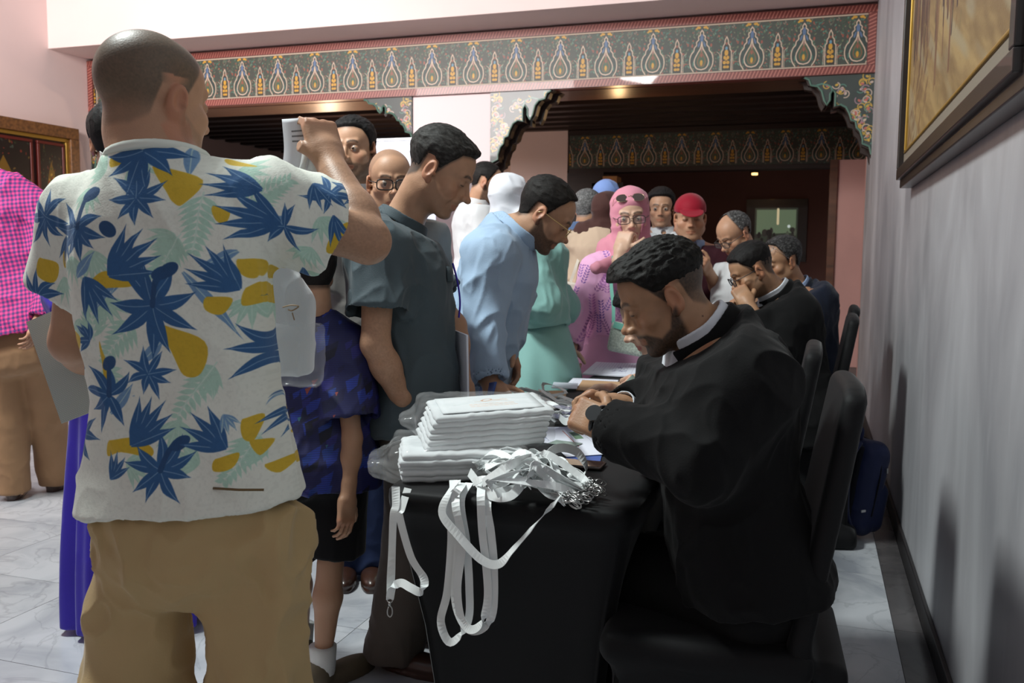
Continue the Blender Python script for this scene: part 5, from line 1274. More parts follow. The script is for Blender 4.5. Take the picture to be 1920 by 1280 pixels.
# --- young man behind the lady
Ym = Person('young man in white shirt half hidden behind the pink hijab', P(1250, 590, 6.5), P(1243, 434, 6.45), P(1239, 390, 6.4), 192, (188, 6, 0), w=1.02, hs=1.12, hp=dict(skin='tan', top=.020, side=.008, hairc=(.01, .009, .009), open=.35, gaze=(.2, 1, -.1), scalp=.9, beard=.2))
Ym.body(hres=.0048, handres=.006, shoes=shoe_black); Ym.shirt(mat('white_cotton'), off=.02, hem=-.08, h=.010, seed=8); Ym.trousers(cloth('charcoal_wool', rgb(40, 38, 40)), h=.014)

# --- two men behind the raised arm
Vm = Person('man in white shirt with short beard behind the raised forearm facing the camera', P(636, 560, 4.25), P(648, 352, 4.2), P(662, 280, 4.1), 196, (188, 4, 3), w=1.16, hs=1.2, hp=dict(skin='tan', top=.012, side=.006, line='std', hairc=(.010, .009, .009), open=.4, beard=.75, gaze=(.1, 1, -.15), scalp=.85, fat=.008, nose=1.1, brow=1, curl=.005))
Vm.body(hres=.0034, handres=.005, shoes=shoe_black); Vm.shirt(mat('white_cotton'), off=.022, hem=-.08, h=.007, seed=3); Vm.trousers(cloth('dark_denim', rgb(40, 52, 78)), h=.012)
Um = Person('bald man in grey polo shirt and black-rimmed glasses behind the dark grey shirt', P(700, 660, 3.52), P(712, 408, 3.46), P(732, 341, 3.38), 206, (214, 8, 0), w=1.15, hs=1.02, hp=dict(skin='tan', top=0, hair=0, scalp=.35, line='recede', scalpk=2, open=.3, gaze=(0, 1, -.2), beard=.12, fat=.006), belly=.04,
    arms={1: dict(sh=P(640, 468, 3.40), el=P(618, 590, 3.42), wr=P(662, 690, 3.30), pose='hang', hairy=1, back=(-.3, -1, 0))})
for k in (1, -1): Um.legs[k]['an'] = FLOOR(674-k*24, 1078); Um.legs[k]['kn'] = (Um.legs[k]['hip']+Um.legs[k]['an'])/2
Um.body(hres=.0034, handres=.004, shoes=shoe_brown)
Um.shirt(cloth('grey_pique', rgb(112, 110, 106)), off=.022, sleeve='short', hem=-.08, h=.006, slen=.62, sleeve_off=.014, seed=4); Um.trousers(cloth('blue_denim', rgb(36, 50, 84)), h=.009, fold=.009)
a = Um.arms[1]; ax = nrm(a['el']-Um.S[1]); e = Um.S[1]+ax*np.linalg.norm(a['el']-Um.S[1])*.61
Um.addmb('sleeve_band', MB().tube([e-ax*.016, e+ax*.004], .0765, 24), mat('black_rib', rgb(26, 26, 28), .85), smooth=True)
spectacles(Um, rim=(.02, .018, .016), size=1.12)

# --- boy
HPK = dict(skin='tan', top=.012, side=.008, line='std', hairc=(.012, .009, .008), scalp=.85, fat=.004)
Kb = Person('boy in blue patterned shirt and black shorts behind the white tote bag', P(594, 868, 2.66), P(592, 600, 2.64), P(572, 512, 2.60), 40, (62, 8, 0), w=.76, hs=.93, hp=HPK, sh=.142, hip=.070, armr=.80, neck=.048,
    arms={1: dict(sh=P(645, 660, 2.62), el=P(660, 822, 2.58), wr=P(652, 930, 2.56), pose='hang', hs=.80, back=(1, -.3, 0)), -1: dict(sh=P(535, 655, 2.72), el=P(530, 800, 2.80))},
    legs={1: dict(an=onz(606, 1285, 0)+np.array([0, 0, .08])), -1: dict(an=onz(565, 1240, 0)+np.array([0, 0, .08]))})
for k in (1, -1): Kb.legs[k]['kn'] = (Kb.legs[k]['hip']+Kb.legs[k]['an'])/2+Kb.fy*.02; Kb.legs[k]['toe'] = facing(-25)[:, 1] if k == 1 else facing(50)[:, 1]
Kb.body(hres=.0036, handres=.003, legskin=True)
Kb.shoes(mat('khaki_sneaker', rgb(96, 84, 66), .7, noise=.3), size=.9, label='olive strapped trainer')
def jersey_img():
    r = Ras(420, 420, (26, 30, 84)); rs = random.Random(2)
    for k in range(130):
        x, y = rs.uniform(0, 420), rs.uniform(0, 420); w = rs.uniform(12, 46); r.poly([(x, y), (x+w, y-w*.5), (x+w*.8, y+w*.3), (x+w*.1, y+w*.8)], rs.choice([(20, 26, 60), (14, 16, 38), (34, 56, 150), (40, 40, 120), (24, 24, 70), (30, 60, 140)]))
    for k in range(26): x, y = rs.uniform(0, 420), rs.uniform(0, 420); w = rs.uniform(6, 20); r.poly([(x, y), (x+w, y-w*.3), (x+w*.3, y+w)], rs.choice([(150, 50, 80), (60, 120, 130), (90, 50, 130), (170, 80, 70)]))
    for y in range(0, 420, 6): r.line([(0, y), (420, y-3)], 1.2, (16, 18, 50), .6)
    return image_from('jersey_print', r.a)
Kb.shirt(mat('blue_jersey', image=jersey_img(), rough=.6, bump=.2, bscale=200), off=.020, sleeve='short', hem=-.16, h=.0055, slen=.78, collar=False, sleeve_off=.020, loose=.020, uvf=planar_uv(Kb, .42, .42), seed=3, fold=.009)
Kb.trousers(cloth('black_jersey', rgb(16, 16, 18)), off=.018, top=.05, shorts=True, length=.86, h=.007, wide=.012)
for k in (1, -1): 
    a = Kb.legs[k]['an']; Kb.addmb('sock', MB().tube([a+np.array([0, 0, -.04]), a+np.array([0, 0, .045])], [.036, .042], 16), cloth('white_sock', rgb(210, 210, 208)))
bd = MB().tube([Kb.hpt((.083, .012+.09*math.cos(t)*0+d_, .020)) for t, d_ in ((0, -.06), (0, -.02), (0, .03), (0, .07))], .004, 6); Kb.addmb('glasses_arm', bd, mat('teal_plastic', rgb(60, 110, 120), .3), label='teal and yellow glasses arm')

# --- man in the checked shirt at the left edge
def check_img():
    yy, xx = np.mgrid[0:64, 0:64]; a = ((xx//8) % 2)*1.; b = ((yy//8) % 2)*1.; c = np.zeros((64, 64, 3)); pk = np.array([216, 62, 132])/255.; nv = np.array([62, 44, 104])/255.; md = np.array([150, 46, 116])/255.
    c[:] = md; c[(a+b) == 0] = pk; c[(a+b) == 2] = nv; return image_from('check_print', c.astype(np.float32))
Qm = Person('man in magenta checked shirt and tan trousers standing at the left edge', P(42, 645, 4.55), P(-22, 332, 4.55), P(-62, 262, 4.50), 20, (60, 0, 0), w=1.22, hs=1.05, hp=dict(skin='tan', top=.01, scalp=.8),
    arms={1: dict(sh=P(62, 395, 4.55), el=P(112, 520, 4.45), wr=P(75, 600, 4.35))})
for k, fx, fy_ in ((1, 104, 918), (-1, 26, 934)): Qm.legs[k]['an'] = FLOOR(fx, fy_); Qm.legs[k]['kn'] = (Qm.legs[k]['hip']+Qm.legs[k]['an'])/2; Qm.legs[k]['toe'] = facing(25+20*(k == -1)-10)[:, 1]
Qm.body(hres=.006, handres=.006, shoes=shoe_brown)
Qm.shirt(mat('magenta_check', image=check_img(), rough=.8), off=.030, sleeve='long', hem=.04, h=.007, fold=.012, uvf=planar_uv(Qm, .085, .085), loose=.03, collm=mat('white_cotton'), seed=5)
Qm.trousers(cloth('tan_wool', rgb(158, 124, 92)), off=.008, hr=.040, kr=.024, fold=.008, h=.008)

# --- people of the far crowd
def crowd(label, pel, nb, head, chest, look, top_m, kind='shirt', hpd=None, female=False, lower=None, hij=None, gr=.25, **k):
    p = Person(label, pel, nb, head, chest, look, hp=dict(skin='tan', **(hpd or {})), female=female, **k); p.body(hres=.0055, handres=.006, shoes=shoe_black)
    if kind == 'jacket': p.shirt(top_m, off=.034, sleeve='long', hem=-.14, h=.010, seed=4, collar=True, name='jacket')
    elif kind == 'gown': p.shirt(top_m, off=.034, sleeve='long', hem=.0, h=.009, collar=False, sleeve_off=.014, seed=6, fold=.014); p.gown(top_m, r0=gr, fold=.03, top=.40)
    else: p.shirt(top_m, off=.024, sleeve='long', hem=-.08, h=.009, seed=5, fold=.010)
    if kind != 'gown': p.trousers(lower or cloth('charcoal_wool', rgb(40, 38, 40)), h=.014)
    if hij is not None: hijab(p, hij, face=bool(hpd and hpd.get('face')), h=.007, seed=3)
    return p
crowd('bearded man in white shirt looking down beside the pale pillar', P(885, 545, 5.7), P(893, 385, 5.65), P(914, 343, 5.6), -60, (-74, 18, 0), mat('white_cotton'), hpd=dict(top=.010, side=.006, line='recede', hairc=(.012, .010, .009), scalp=.9, beard=.9))
mint = cloth('mint_crepe', rgb(138, 184, 178), .7)
Mh = crowd('woman in white hijab and long mint green gown with folded arms', P(1002, 612, 4.25), P(985, 432, 4.22), P(958, 378, 4.22), -55, (-20, 6, 0), mint, 'gown', female=True, hpd=dict(hair=0), hij=cloth('white_voile', rgb(226, 228, 236)), w=1.06,
    arms={1: dict(sh=P(990, 480, 4.10), el=P(1012, 570, 4.0), wr=P(1034, 562, 4.12), pose='fist', bare=0, hs=.8), -1: dict(el=P(1050, 575, 4.35), wr=P(1020, 570, 4.2), pose='fist', bare=0, hs=.8)})
crowd('grey-haired man in blue blazer seen from behind', P(1085, 590, 5.8), P(1096, 430, 5.75), P(1104, 392, 5.7), 5, (-20, 4, 0), cloth('blue_blazer', rgb(84, 106, 142)), 'jacket', hpd=dict(top=.010, side=.008, hairc=(.10, .10, .10), grey=.4, scalp=.8), w=1.1)
crowd('woman in brown hijab and beige coat seen from behind', P(1112, 605, 5.15), P(1128, 444, 5.1), P(1145, 402, 5.1), 0, (-30, 0, 0), cloth('beige_coat', rgb(190, 168, 146)), 'gown', female=True, hpd=dict(hair=0), hij=cloth('brown_voile', rgb(70, 44, 40)), w=1.0)
crowd('woman in light blue hijab behind the brown hijab', P(1135, 575, 6.3), P(1132, 425, 6.25), P(1138, 372, 6.2), 10, (0, 0, 0), cloth('sky_voile', rgb(128, 156, 214)), 'gown', female=True, hpd=dict(hair=0), hij=cloth('sky_voile', rgb(128, 156, 214)))
pv = crowd('dark-haired person in violet gown hidden behind the leaf print man', P(240, 700, 3.1), P(238, 366, 3.05), P(222, 268, 3.0), 20, (40, 0, 0), cloth('violet_satin', rgb(60, 44, 172), .5), 'gown', female=True, hpd=dict(hair=1, top=.022, side=.018, line='low', scalp=.9, hairc=(.008, .007, .007)), w=.82, gr=.10, sh=.135)
# ------------------------------------------------------------------ tables
black_sp = cloth('black_spandex', rgb(14, 14, 16), .66, sheen=.08, bump=.1)
TX0, TX1, TZ = -.950, -.34, .75
steel = mat('steel', rgb(190, 190, 188), .28, .95); plas = mat('grey_plastic', rgb(150, 150, 150), .5)
def table(y0, y1, lab, lab2):
    t = empty('folding_table', ((TX0+TX1)/2, (y0+y1)/2, 0)); tag(t, lab, 'table')
    kids = [MB().box((TX0+.035, y0+.035, TZ-.045), (TX1-.035, y1-.035, TZ-.006)).build('tabletop', plas, bevel=.01)]
    for x in (TX0+.12, TX1-.12):
        for y in (y0+.14, y1-.14): kids.append(MB().tube([(x, y, 0), (x, y, TZ-.045)], .014, 10).build('leg', steel))
    adopt(t, *kids)
    # stretch cover
    rings = []; n = 96
    def ring(z, ins, conc, lift=0):
        pts = []; hx, hy = (TX1-TX0)/2, (y1-y0)/2; cx, cy = (TX0+TX1)/2, (y0+y1)/2
        for i in range(n):
            a = 2*math.pi*(i+.5)/n; c, s_ = math.cos(a), math.sin(a); e = .16; x = math.copysign(abs(c)**e, c); y = math.copysign(abs(s_)**e, s_)
            k = 1/max(abs(x)**14+abs(y)**14, 1e-9)**(1/14.); x *= k; y *= k
            ax, ay = abs(x), abs(y); cor = min(ax, ay)**2     # 1 at corners
            ix = ins+conc*(1-cor)*(1 if ax > .98 else 0); iy = ins+conc*(1-cor)*(1 if ay > .98 else 0)
            pts.append((cx+x*(hx-ix), cy+y*(hy-iy), z+lift*(1-cor)))
        return pts
    lv = [(TZ+.001, .16, 0, 0), (TZ+.001, .04, 0, 0), (TZ, .008, 0, 0), (TZ-.006, .001, 0, 0), (TZ-.022, .0, 0, 0), (TZ-.046, .002, 0, 0), (TZ-.056, .010, .002, 0), (TZ-.10, .020, .012, 0), (TZ-.2, .040, .030, 0), (TZ-.35, .068, .045, 0), (TZ-.5, .086, .05, 0), (TZ-.64, .098, .045, .01), (.04, .102, .04, .05), (.004, .102, .03, .09)]
    v = []; f = []
    for l in lv: v += ring(*l)
    for i in range(len(lv)-1):
        for k in range(n): f.append((i*n+k, (i+1)*n+k, (i+1)*n+(k+1) % n, i*n+(k+1) % n))
    v.append(((TX0+TX1)/2, (y0+y1)/2, TZ+.001)); c = len(v)-1
    f += [(c, k, (k+1) % n) for k in range(n)]
    o = mesh_obj('table_cover', v, f, black_sp, None, True); tag(o, lab2, 'tablecloth')
    m = o.modifiers.new('thick', 'SOLIDIFY'); m.thickness = .003; m.offset = -1
    return o
table(1.88, 3.15, 'folding table nearest the camera hidden under its black stretch cover', 'black stretch cover on the near table with lanyards hanging over its end')
table(3.17, 4.44, 'second folding table further along the registration line', 'black stretch cover on the far table in front of the pink hijab woman')

# ------------------------------------------------------------------ covered chairs
def chair(cx, cy, lab, rz=0, top=1.05, mesh_from=None):
    # back towards +X, sitter looks to -X
    root = empty('banquet_chair', (cx, cy, 0)); tag(root, lab, 'chair', 'black covered chairs along the wall side of the tables')
    root.rotation_euler = (0, 0, rz)
    if mesh_from:
        for ch in mesh_from.children: c = ch.copy(); COL.objects.link(c); c.parent = root
        return root
    Rt = rotm((0, 1, 0), .17)
    def fb(q):
        c = np.array([.235, 0, .74]); u = (q-c)@Rt; w = .205-.02*ss(.1, .3, u[:, 2]); d = rbox(np.stack([u[:, 0], u[:, 1]*.205/w, u[:, 2]], 1), (0, 0, 0), (.024, .205, .315), .022)
        arch = u[:, 2]-.315+.9*np.maximum(np.abs(u[:, 1])-.06, 0)**2*2.2; return smin(smax(d, arch, .02), rbox(q, (.262, 0, .235), (.030, .20, .23), .025), .06)
    def fs(q): return smin(rbox(q, (0, 0, .455), (.225, .215, .035), .03), smax(smin(rbox(q, (.0, 0, .22), (.20, .19, .24), .04), rbox(q, (.045, 0, .03), (.275, .230, .03), .02), .25), .004-q[:, 2], .002), .05)
    b = sculpt('backrest_cover', fb, (-.1, -.28, 0), (.42, .28, 1.12), .009, black_sp, root); s_ = sculpt('seat_cover', fs, (-.3, -.3, 0), (.32, .3, .52), .011, black_sp, root)
    for x in (-.19, .19):
        for y in (-.18, .18): MB().tube([(x, y, 0), (x*.95, y*.95, .40)], .012, 8).build('leg', mat('black_metal', rgb(20, 20, 20), .4, .8), root)
    return root
c1 = chair(-.20, 2.08, 'black covered chair under the bearded suited man nearest the camera', .06)
c2 = chair(-.27, 2.90, 'black covered chair of the woman writing', 0, mesh_from=c1)
c3 = chair(-.10, 4.46, 'black covered chair beyond, its rounded back rising beside the wall behind the second suited man', 0, mesh_from=c1)
c4 = chair(-.06, 5.26, 'black covered chair of the man in the navy jacket', 0, mesh_from=c1)
for c in (c1, c2, c3, c4): del c['group']

# ------------------------------------------------------------------ backpack by the wall
def backpack():
    b0 = onz(1612, 1002, 0); b0 = np.array([.225, b0[1]+.02, 0]); root = empty('backpack', b0); tag(root, 'navy blue backpack leaning against the wall on the marble floor', 'backpack')
    nv = cloth('navy_nylon', rgb(34, 42, 78), .6, bump=.3); nk = cloth('dark_mesh_pad', rgb(18, 20, 30), .9); Rt = rotm((0, 1, 0), .22)
    kids = []
    def fbod(q): u = (q-np.array([0, 0, .235]))@Rt; d = rbox(u, (0, 0, 0), (.085, .135, .225), .07); return smax(d, .003-q[:, 2], .01)
    kids.append(sculpt('body', fbod, (-.25, -.2, 0), (.25, .2, .52), .008, nv, root, lambda v: .004*(ridged(v*14, 3)-.4)))
    def fp(q): u = (q-np.array([0, 0, .235]))@Rt; return rbox(u, (.045, -.02, -.08), (.065, .115, .12), .05)
    sculpt('front_pocket', fp, (-.25, -.2, 0), (.25, .2, .4), .008, nv, root)
    def fpad(q): u = (q-np.array([0, 0, .235]))@Rt; return rbox(u, (-.078, 0, -.0), (.018, .09, .19), .015)
    sculpt('back_pad', fpad, (-.3, -.2, 0), (.2, .2, .5), .008, nk, root)
    tr3 = lambda u: np.array([0, 0, .235])+Rt@np.array(u, float)
    for s_ in (1, -1):
        pts = catmull([tr3((-.085, s_*.045, .20)), tr3((-.130, s_*.060, .13)), tr3((-.140, s_*.075, .0)), tr3((-.120, s_*.085, -.12)), tr3((-.085, s_*.095, -.19))], 6)
        MB().ribbon(pts, (0, 1, 0), .055, .012).build('shoulder_strap', nv, root, True)
    MB().tube(catmull([tr3((-.05, -.03, .215)), tr3((-.05, -.025, .262)), tr3((-.05, .025, .262)), tr3((-.05, .03, .215))], 6), .009, 8).build('carry_handle', nv, root, True)
    zp = catmull([tr3((.0, -.136, -.12)), tr3((.0, -.137, .08)), tr3((.0, -.10, .20)), tr3((.0, 0, .2265))], 8); MB().tube(zp, .004, 6).build('zip', nk, root)
    MB().box(tuple(tr3((.03, -.143, .10))-np.array([.004, .003, .012])), tuple(tr3((.03, -.143, .10))+np.array([.004, .003, .012]))).build('zip_pull', steel, root)
    MB().box(tuple(tr3((-.06, -.139, -.10))-np.array([.012, .002, .005])), tuple(tr3((-.06, -.139, -.10))+np.array([.012, .002, .005]))).build('label_tab', mat('white_cotton'), root)
    root.rotation_euler = (0, 0, .75)
backpack()

# ------------------------------------------------------------------ tote bags in plastic on the table
canvas = cloth('white_canvas', rgb(212, 216, 218), .85, noise=.04, sheen=.1); film = mat('clear_film', (1, 1, 1), .12, alpha=.10, spec=.9, coat=.5, bump=.9, bscale=26)
def gold_img():
    r = Ras(420, 340, (214, 218, 220)); g = (190, 118, 52)
    r.line(lerp_pts([(190, 120), (205, 95), (225, 88), (236, 104), (220, 124), (196, 128), (188, 112)]), 5, g); r.line(lerp_pts([(236, 112), (262, 118), (280, 110), (300, 114)]), 5, g)
    r.line(lerp_pts([(160, 134), (200, 142), (260, 138), (300, 146)]), 3, g)
    rs = random.Random(4)
    for k in range(3):
        x = 130
        while x < 320: w = rs.uniform(8, 22); r.line([(x, 190+k*26), (x+w, 190+k*26+rs.uniform(-3, 3))], 5, (214, 160, 122)); x += w+7
    return image_from('gold_print', r.a)
ca = onz(785, 838, .84); cb = onz(905, 858, .84); cd = onz(880, 778, .86)
ctr = np.array([-.835, 2.135]); tot_m = mat('printed_canvas', image=gold_img(), rough=.85)
def tote_mesh():
    def f(q): return rbox(q, (0, 0, 0), (.150, .118, .0085), .008)
    return f
tm = sculpt('tote_bag', tote_mesh(), (-.2, -.16, -.03), (.2, .16, .03), .0055, canvas, None, lambda v: .0035*(vnoise(v*np.array([16, 16, 0])+3, 2)-.5)+.003*(ridged(v*np.array([30, 30, 60.]), 5)-.4)); tm.location = (0, 0, -5)
rs = random.Random(6); top_t = None
def tote(x, y, z, rz, rx, ry, lab, grp):
    o = tm.copy(); COL.objects.link(o); o.location = (x, y, z); o.rotation_euler = (rx, ry, rz); tag(o, lab, 'tote bag', grp); return o
for k in range(5): tote(ctr[0]+.0+rs.uniform(-.008, .008), ctr[1]-.03+rs.uniform(-.008, .008), .762+k*.0135, .42+rs.uniform(-.03, .03), rs.uniform(-.01, .01), rs.uniform(-.01, .01), ('lowest', 'second lowest', 'middle', 'second highest', 'highest')[k]+' folded white tote bag in the lower bundle of the stack', 'white totes of the lower bundle')
for k in range(6): 
    top_t = tote(ctr[0]+.03+.004*k, ctr[1]+.03+.004*k, .838+k*.0140, .50+rs.uniform(-.03, .03), .03, -.05, ('lowest', 'second lowest', 'third lowest', 'third highest', 'second highest', 'top')[k]+' folded white tote bag in the upper bundle of the stack', 'white totes of the upper bundle')
top_t['label'] = 'topmost white tote bag of the stack with gold print'; del top_t['group']
pr = MB(); g_ = 9; pv_ = []
gx = np.linspace(-.128, .128, 14); gy = np.linspace(-.098, .098, 11)
v = [(x, y, .0118) for y in gy for x in gx]; f = [(j*14+i, j*14+i+1, (j+1)*14+i+1, (j+1)*14+i) for j in range(10) for i in range(13)]
po = mesh_obj('printed_face', v, f, tot_m, top_t, True, uv=[((x+.128)/.256, (y+.098)/.196) for x, y, z in v]); m = po.modifiers.new('thick', 'SOLIDIFY'); m.thickness = .0008
po['label'] = 'gold printed emblem and lettering'
bpy.data.objects.remove(tm)
def wrap(c, h, rz, lab, tail):
    Rz = rotm((0, 0, 1), rz)
    def f(q): 
        u = (q-np.array(c))@Rz; d = rbox(u, (0, 0, 0), h, .02); return smin(d, rbox(u, tail[0], tail[1], .010), .05)
    o = sculpt('plastic_bag', f, np.array(c)-.33, np.array(c)+.33, .009, film, None, lambda v: .006*(ridged(v*22, 7)-.4)); tag(o, lab, 'plastic bag'); return o
wrap((ctr[0], ctr[1]-.03, .797), (.168, .134, .042), .42, 'crumpled clear plastic bag around the lower bundle of totes', ((-.17, -.01, -.015), (.055, .09, .018)))
wrap((ctr[0]+.04, ctr[1]+.04, .880), (.166, .132, .052), .50, 'crumpled clear plastic bag around the upper bundle of totes', ((-.17, .0, .0), (.045, .05, .012)))

# ------------------------------------------------------------------ lanyards
satin = mat('white_satin', rgb(236, 240, 240), .42, spec=.5, sheen=.2, noise=.03, bump=.1)
hook_me = None
def hook(loc, rot, parent, s=1.0):
    global hook_me
    if hook_me is None:
        mb = MB(); mb.tube([(0, 0, 0), (0, 0, -.008)], .0035, 8)
        mb.tube([(.0065*math.cos(t), 0, .004+.005*math.sin(t)) for t in np.linspace(0, 2*math.pi, 15)[:-1]], .0012, 6, closed=True)
        mb.tube(catmull([(0, 0, -.008), (.0055, 0, -.014), (.006, 0, -.026), (.001, 0, -.034), (-.005, 0, -.030), (-.0055, 0, -.020), (-.003, 0, -.012)], 4), .0014, 6)
        o = mb.build('metal_clip', steel, None, True); hook_me = o.data
    else: o = bpy.data.objects.new('metal_clip', hook_me); COL.objects.link(o)
    o.parent = parent; o.location = loc; o.rotation_euler = rot; o.scale = (s, s, s); return o
def lanyard(pts, wd, lab, grp=None, clip=None, clip_rot=(0, 0, 0), width=.019, n=7, closed=False, th=.0011):
    pts = [np.asarray(p, float) for p in pts]; base = pts[0].copy(); root = empty('lanyard', base); tag(root, lab, 'lanyard', grp)
    cp = catmull([p-base for p in pts], n)
    if np.ndim(wd) == 2:
        w = catmull([np.asarray(x, float) for x in wd], n)
    else: w = wd
    MB().ribbon(cp, w, width, th).build('strap', satin, root, False)
    if clip is not None: hook(tuple(np.asarray(clip)-base), clip_rot, root, 1.05)
    return root
Yf = 1.862
K = lambda cx, cy, y=Yf: ony(700+cx*.4686, 640+cy*.4688, y)
XW = (1, 0, 0)
la = [onz(742, 912, .76)]+[K(90, 655, 1.868), K(80, 700), K(74, 860), K(68, 1000), K(66, 1030)]
lanyard(la, [(0.8, .6, 0)]+[XW]*3+[(.6, .8, 0)]*2, 'white lanyard strap hanging straight down with a metal clip at the left table corner', clip=K(66, 1038)-np.array([0, .0, .002]))
lb = [onz(765, 915, .757), K(112, 670, 1.868), K(105, 700), K(150, 860), K(203, 950), K(190, 1000, 1.84), K(150, 985, 1.84), K(110, 965, 1.85), K(76, 985, 1.845), K(66, 1028, 1.858)]
lanyard(lb, [(1, 0, 0)]*4+[(.8, 0, -.5), (.1, .3, 1), (0, .5, 1), (.1, .5, 1), (.8, .3, .6), XW], 'white lanyard strap swinging out and twisting back at the left table corner')
S1 = [onz(868, 905, .77), K(345, 588, 1.862), K(310, 640), K(312, 800), K(296, 1000), K(270, 1120), K(310, 1203, 1.85), K(378, 1120), K(384, 980), K(372, 800), K(350, 640), onz(880, 905, .775)]
lanyard(S1, [XW]*5+[(.8, 0, -.5), (.1, .8, 1), (.8, 0, .5)]+[XW]*4, 'white lanyard hanging in the longest loop over the table end')
S2 = [onz(850, 900, .775), K(320, 600, 1.868), K(300, 660, 1.852), K(338, 800, 1.85), K(326, 1020, 1.85), K(370, 1140, 1.84), K(432, 1150, 1.84), K(478, 1080, 1.848), K(482, 900, 1.85), K(470, 760, 1.85), K(455, 650, 1.85), onz(925, 905, .775)]
lanyard(S2, [XW]*4+[(.9, 0, -.3), (.3, .6, 1), (.1, .6, 1), (.8, 0, .5)]+[XW]*4, 'white lanyard hanging in a wide loop with its right strand doubled')
S2b = [onz(905, 900, .778), K(430, 620, 1.846), K(436, 760, 1.846), K(452, 900, 1.846), K(458, 1030, 1.846), K(436, 1120, 1.838), K(392, 1152, 1.836), K(352, 1110, 1.842), K(336, 980, 1.842), K(356, 800, 1.842), K(330, 660, 1.842), onz(856, 902, .78)]
lanyard(S2b, [XW]*4+[(.9, 0, -.3), (.3, .6, 1), (.1, .6, 1), (.8, 0, .5)]+[XW]*4, 'white lanyard loop hanging just inside the wide loop')
S3 = [onz(858, 900, .785), K(300, 610, 1.855), K(276, 690, 1.84), K(340, 775, 1.832), K(430, 870, 1.83), K(500, 890, 1.83), K(560, 830, 1.83), K(640, 740, 1.835), K(740, 625, 1.85), onz(1055, 905, .775)]
lanyard(S3, [(1, 0, .3), (1, 0, .6), (.9, 0, .2), (-.3, .3, 1), (-.3, .3, 1), (0, .3, 1), (.5, .3, .9), (.6, .2, .8), (.7, .2, .7), (.6, .6, .4)], 'white lanyard sagging in a diagonal bow across the table end')
# the heap, straps running to a bunch of clips on the right
rs = random.Random(31)
for k in range(34):
    t = k/33.; hz = .758+.075*(1-abs(t-.45)*1.3)*rs.uniform(.5, 1)
    sx = rs.uniform(885, 1010); sy = rs.uniform(862, 905); p0 = onz(sx, sy, hz+.012); ex = 1052+62*t+rs.uniform(-8, 8); ey = 934-26*t+rs.uniform(-8, 10); p3 = onz(ex, ey, .764+.02*rs.random())
    m1 = p0*.7+p3*.3+np.array([rs.uniform(-.03, .03), rs.uniform(-.04, .04), .015+rs.uniform(0, .03)]); m2 = p0*.3+p3*.7+np.array([rs.uniform(-.015, .015), rs.uniform(-.03, .03), rs.uniform(0, .02)])
    a0 = p0+np.array([rs.uniform(-.05, .02), rs.uniform(-.02, .05), -.02]); w = lambda: (rs.uniform(-.5, .3), rs.uniform(.3, 1), rs.uniform(-.9, .9))
    d = nrm(p3-m2); az = math.atan2(d[1], d[0])
    lanyard([a0, p0, m1, m2, p3], [w() for _ in range(5)], 'white satin lanyard in the heap beside the tote stack, clip end to the right', 'heaped white lanyards by the tote stack', clip=p3+d*.004+np.array([0, 0, .004]), clip_rot=(rs.uniform(-.7, .7), -math.pi/2+rs.uniform(.0, .5), az+rs.uniform(-.4, .4)), n=6)
for k, (pts_) in enumerate((((905, 905, .80), (960, 870, .85), (1000, 860, .83), (985, 905, .79), (930, 925, .78)), ((880, 885, .79), (915, 925, .77), (955, 930, .775), (985, 900, .80), (1020, 870, .80)), ((1010, 880, .80), (1040, 842, .84), (1080, 846, .83), (1100, 878, .79), (1090, 893, .765)))):
    lanyard([onz(*q) for q in pts_], [(.2, .3, 1), (0, .4, 1), (.3, .5, .8), (0, 1, .4), (.2, .8, .5)], ('white lanyard curling forward over the table edge in a broad loop', 'white lanyard folded flat in front of the heap', 'white lanyard arching up behind the heap by the phone')[k], width=.021)
# second heap, in the suited man's hands
for k in range(22):
    c = onz(rs.uniform(970, 1100), rs.uniform(745, 790), .765); a = rs.uniform(0, 6.3); L = rs.uniform(.05, .11); hh = rs.uniform(.01, .06)
    e1 = c+np.array([math.cos(a), math.sin(a), 0])*L; e2 = c-np.array([math.cos(a), math.sin(a), 0])*L; side = np.array([-math.sin(a), math.cos(a), 0])*.03
    e1[0] = max(e1[0], TX0+.03); e2[0] = max(e2[0], TX0+.03)
    lanyard([e2, c+side+np.array([0, 0, hh]), e1+np.array([0, 0, hh*.6]), c-side+np.array([0, 0, .012])], [(math.cos(a+1.2), math.sin(a+1.2), rs.uniform(-.8, .8)) for _ in range(4)], 'white satin lanyard in the second heap in front of the sorting hands', 'second heap of white lanyards', clip=(e2 if k % 3 == 0 else None), clip_rot=(0, 1.3, a), n=5)
q = [P(1108, 752, 2.03), P(1085, 770, 2.06), P(1062, 790, 2.2), onz(1046, 778, .77)]
lanyard(q, [(0, .5, 1)]*4, 'white lanyard pulled taut between the suited man\'s fingers')

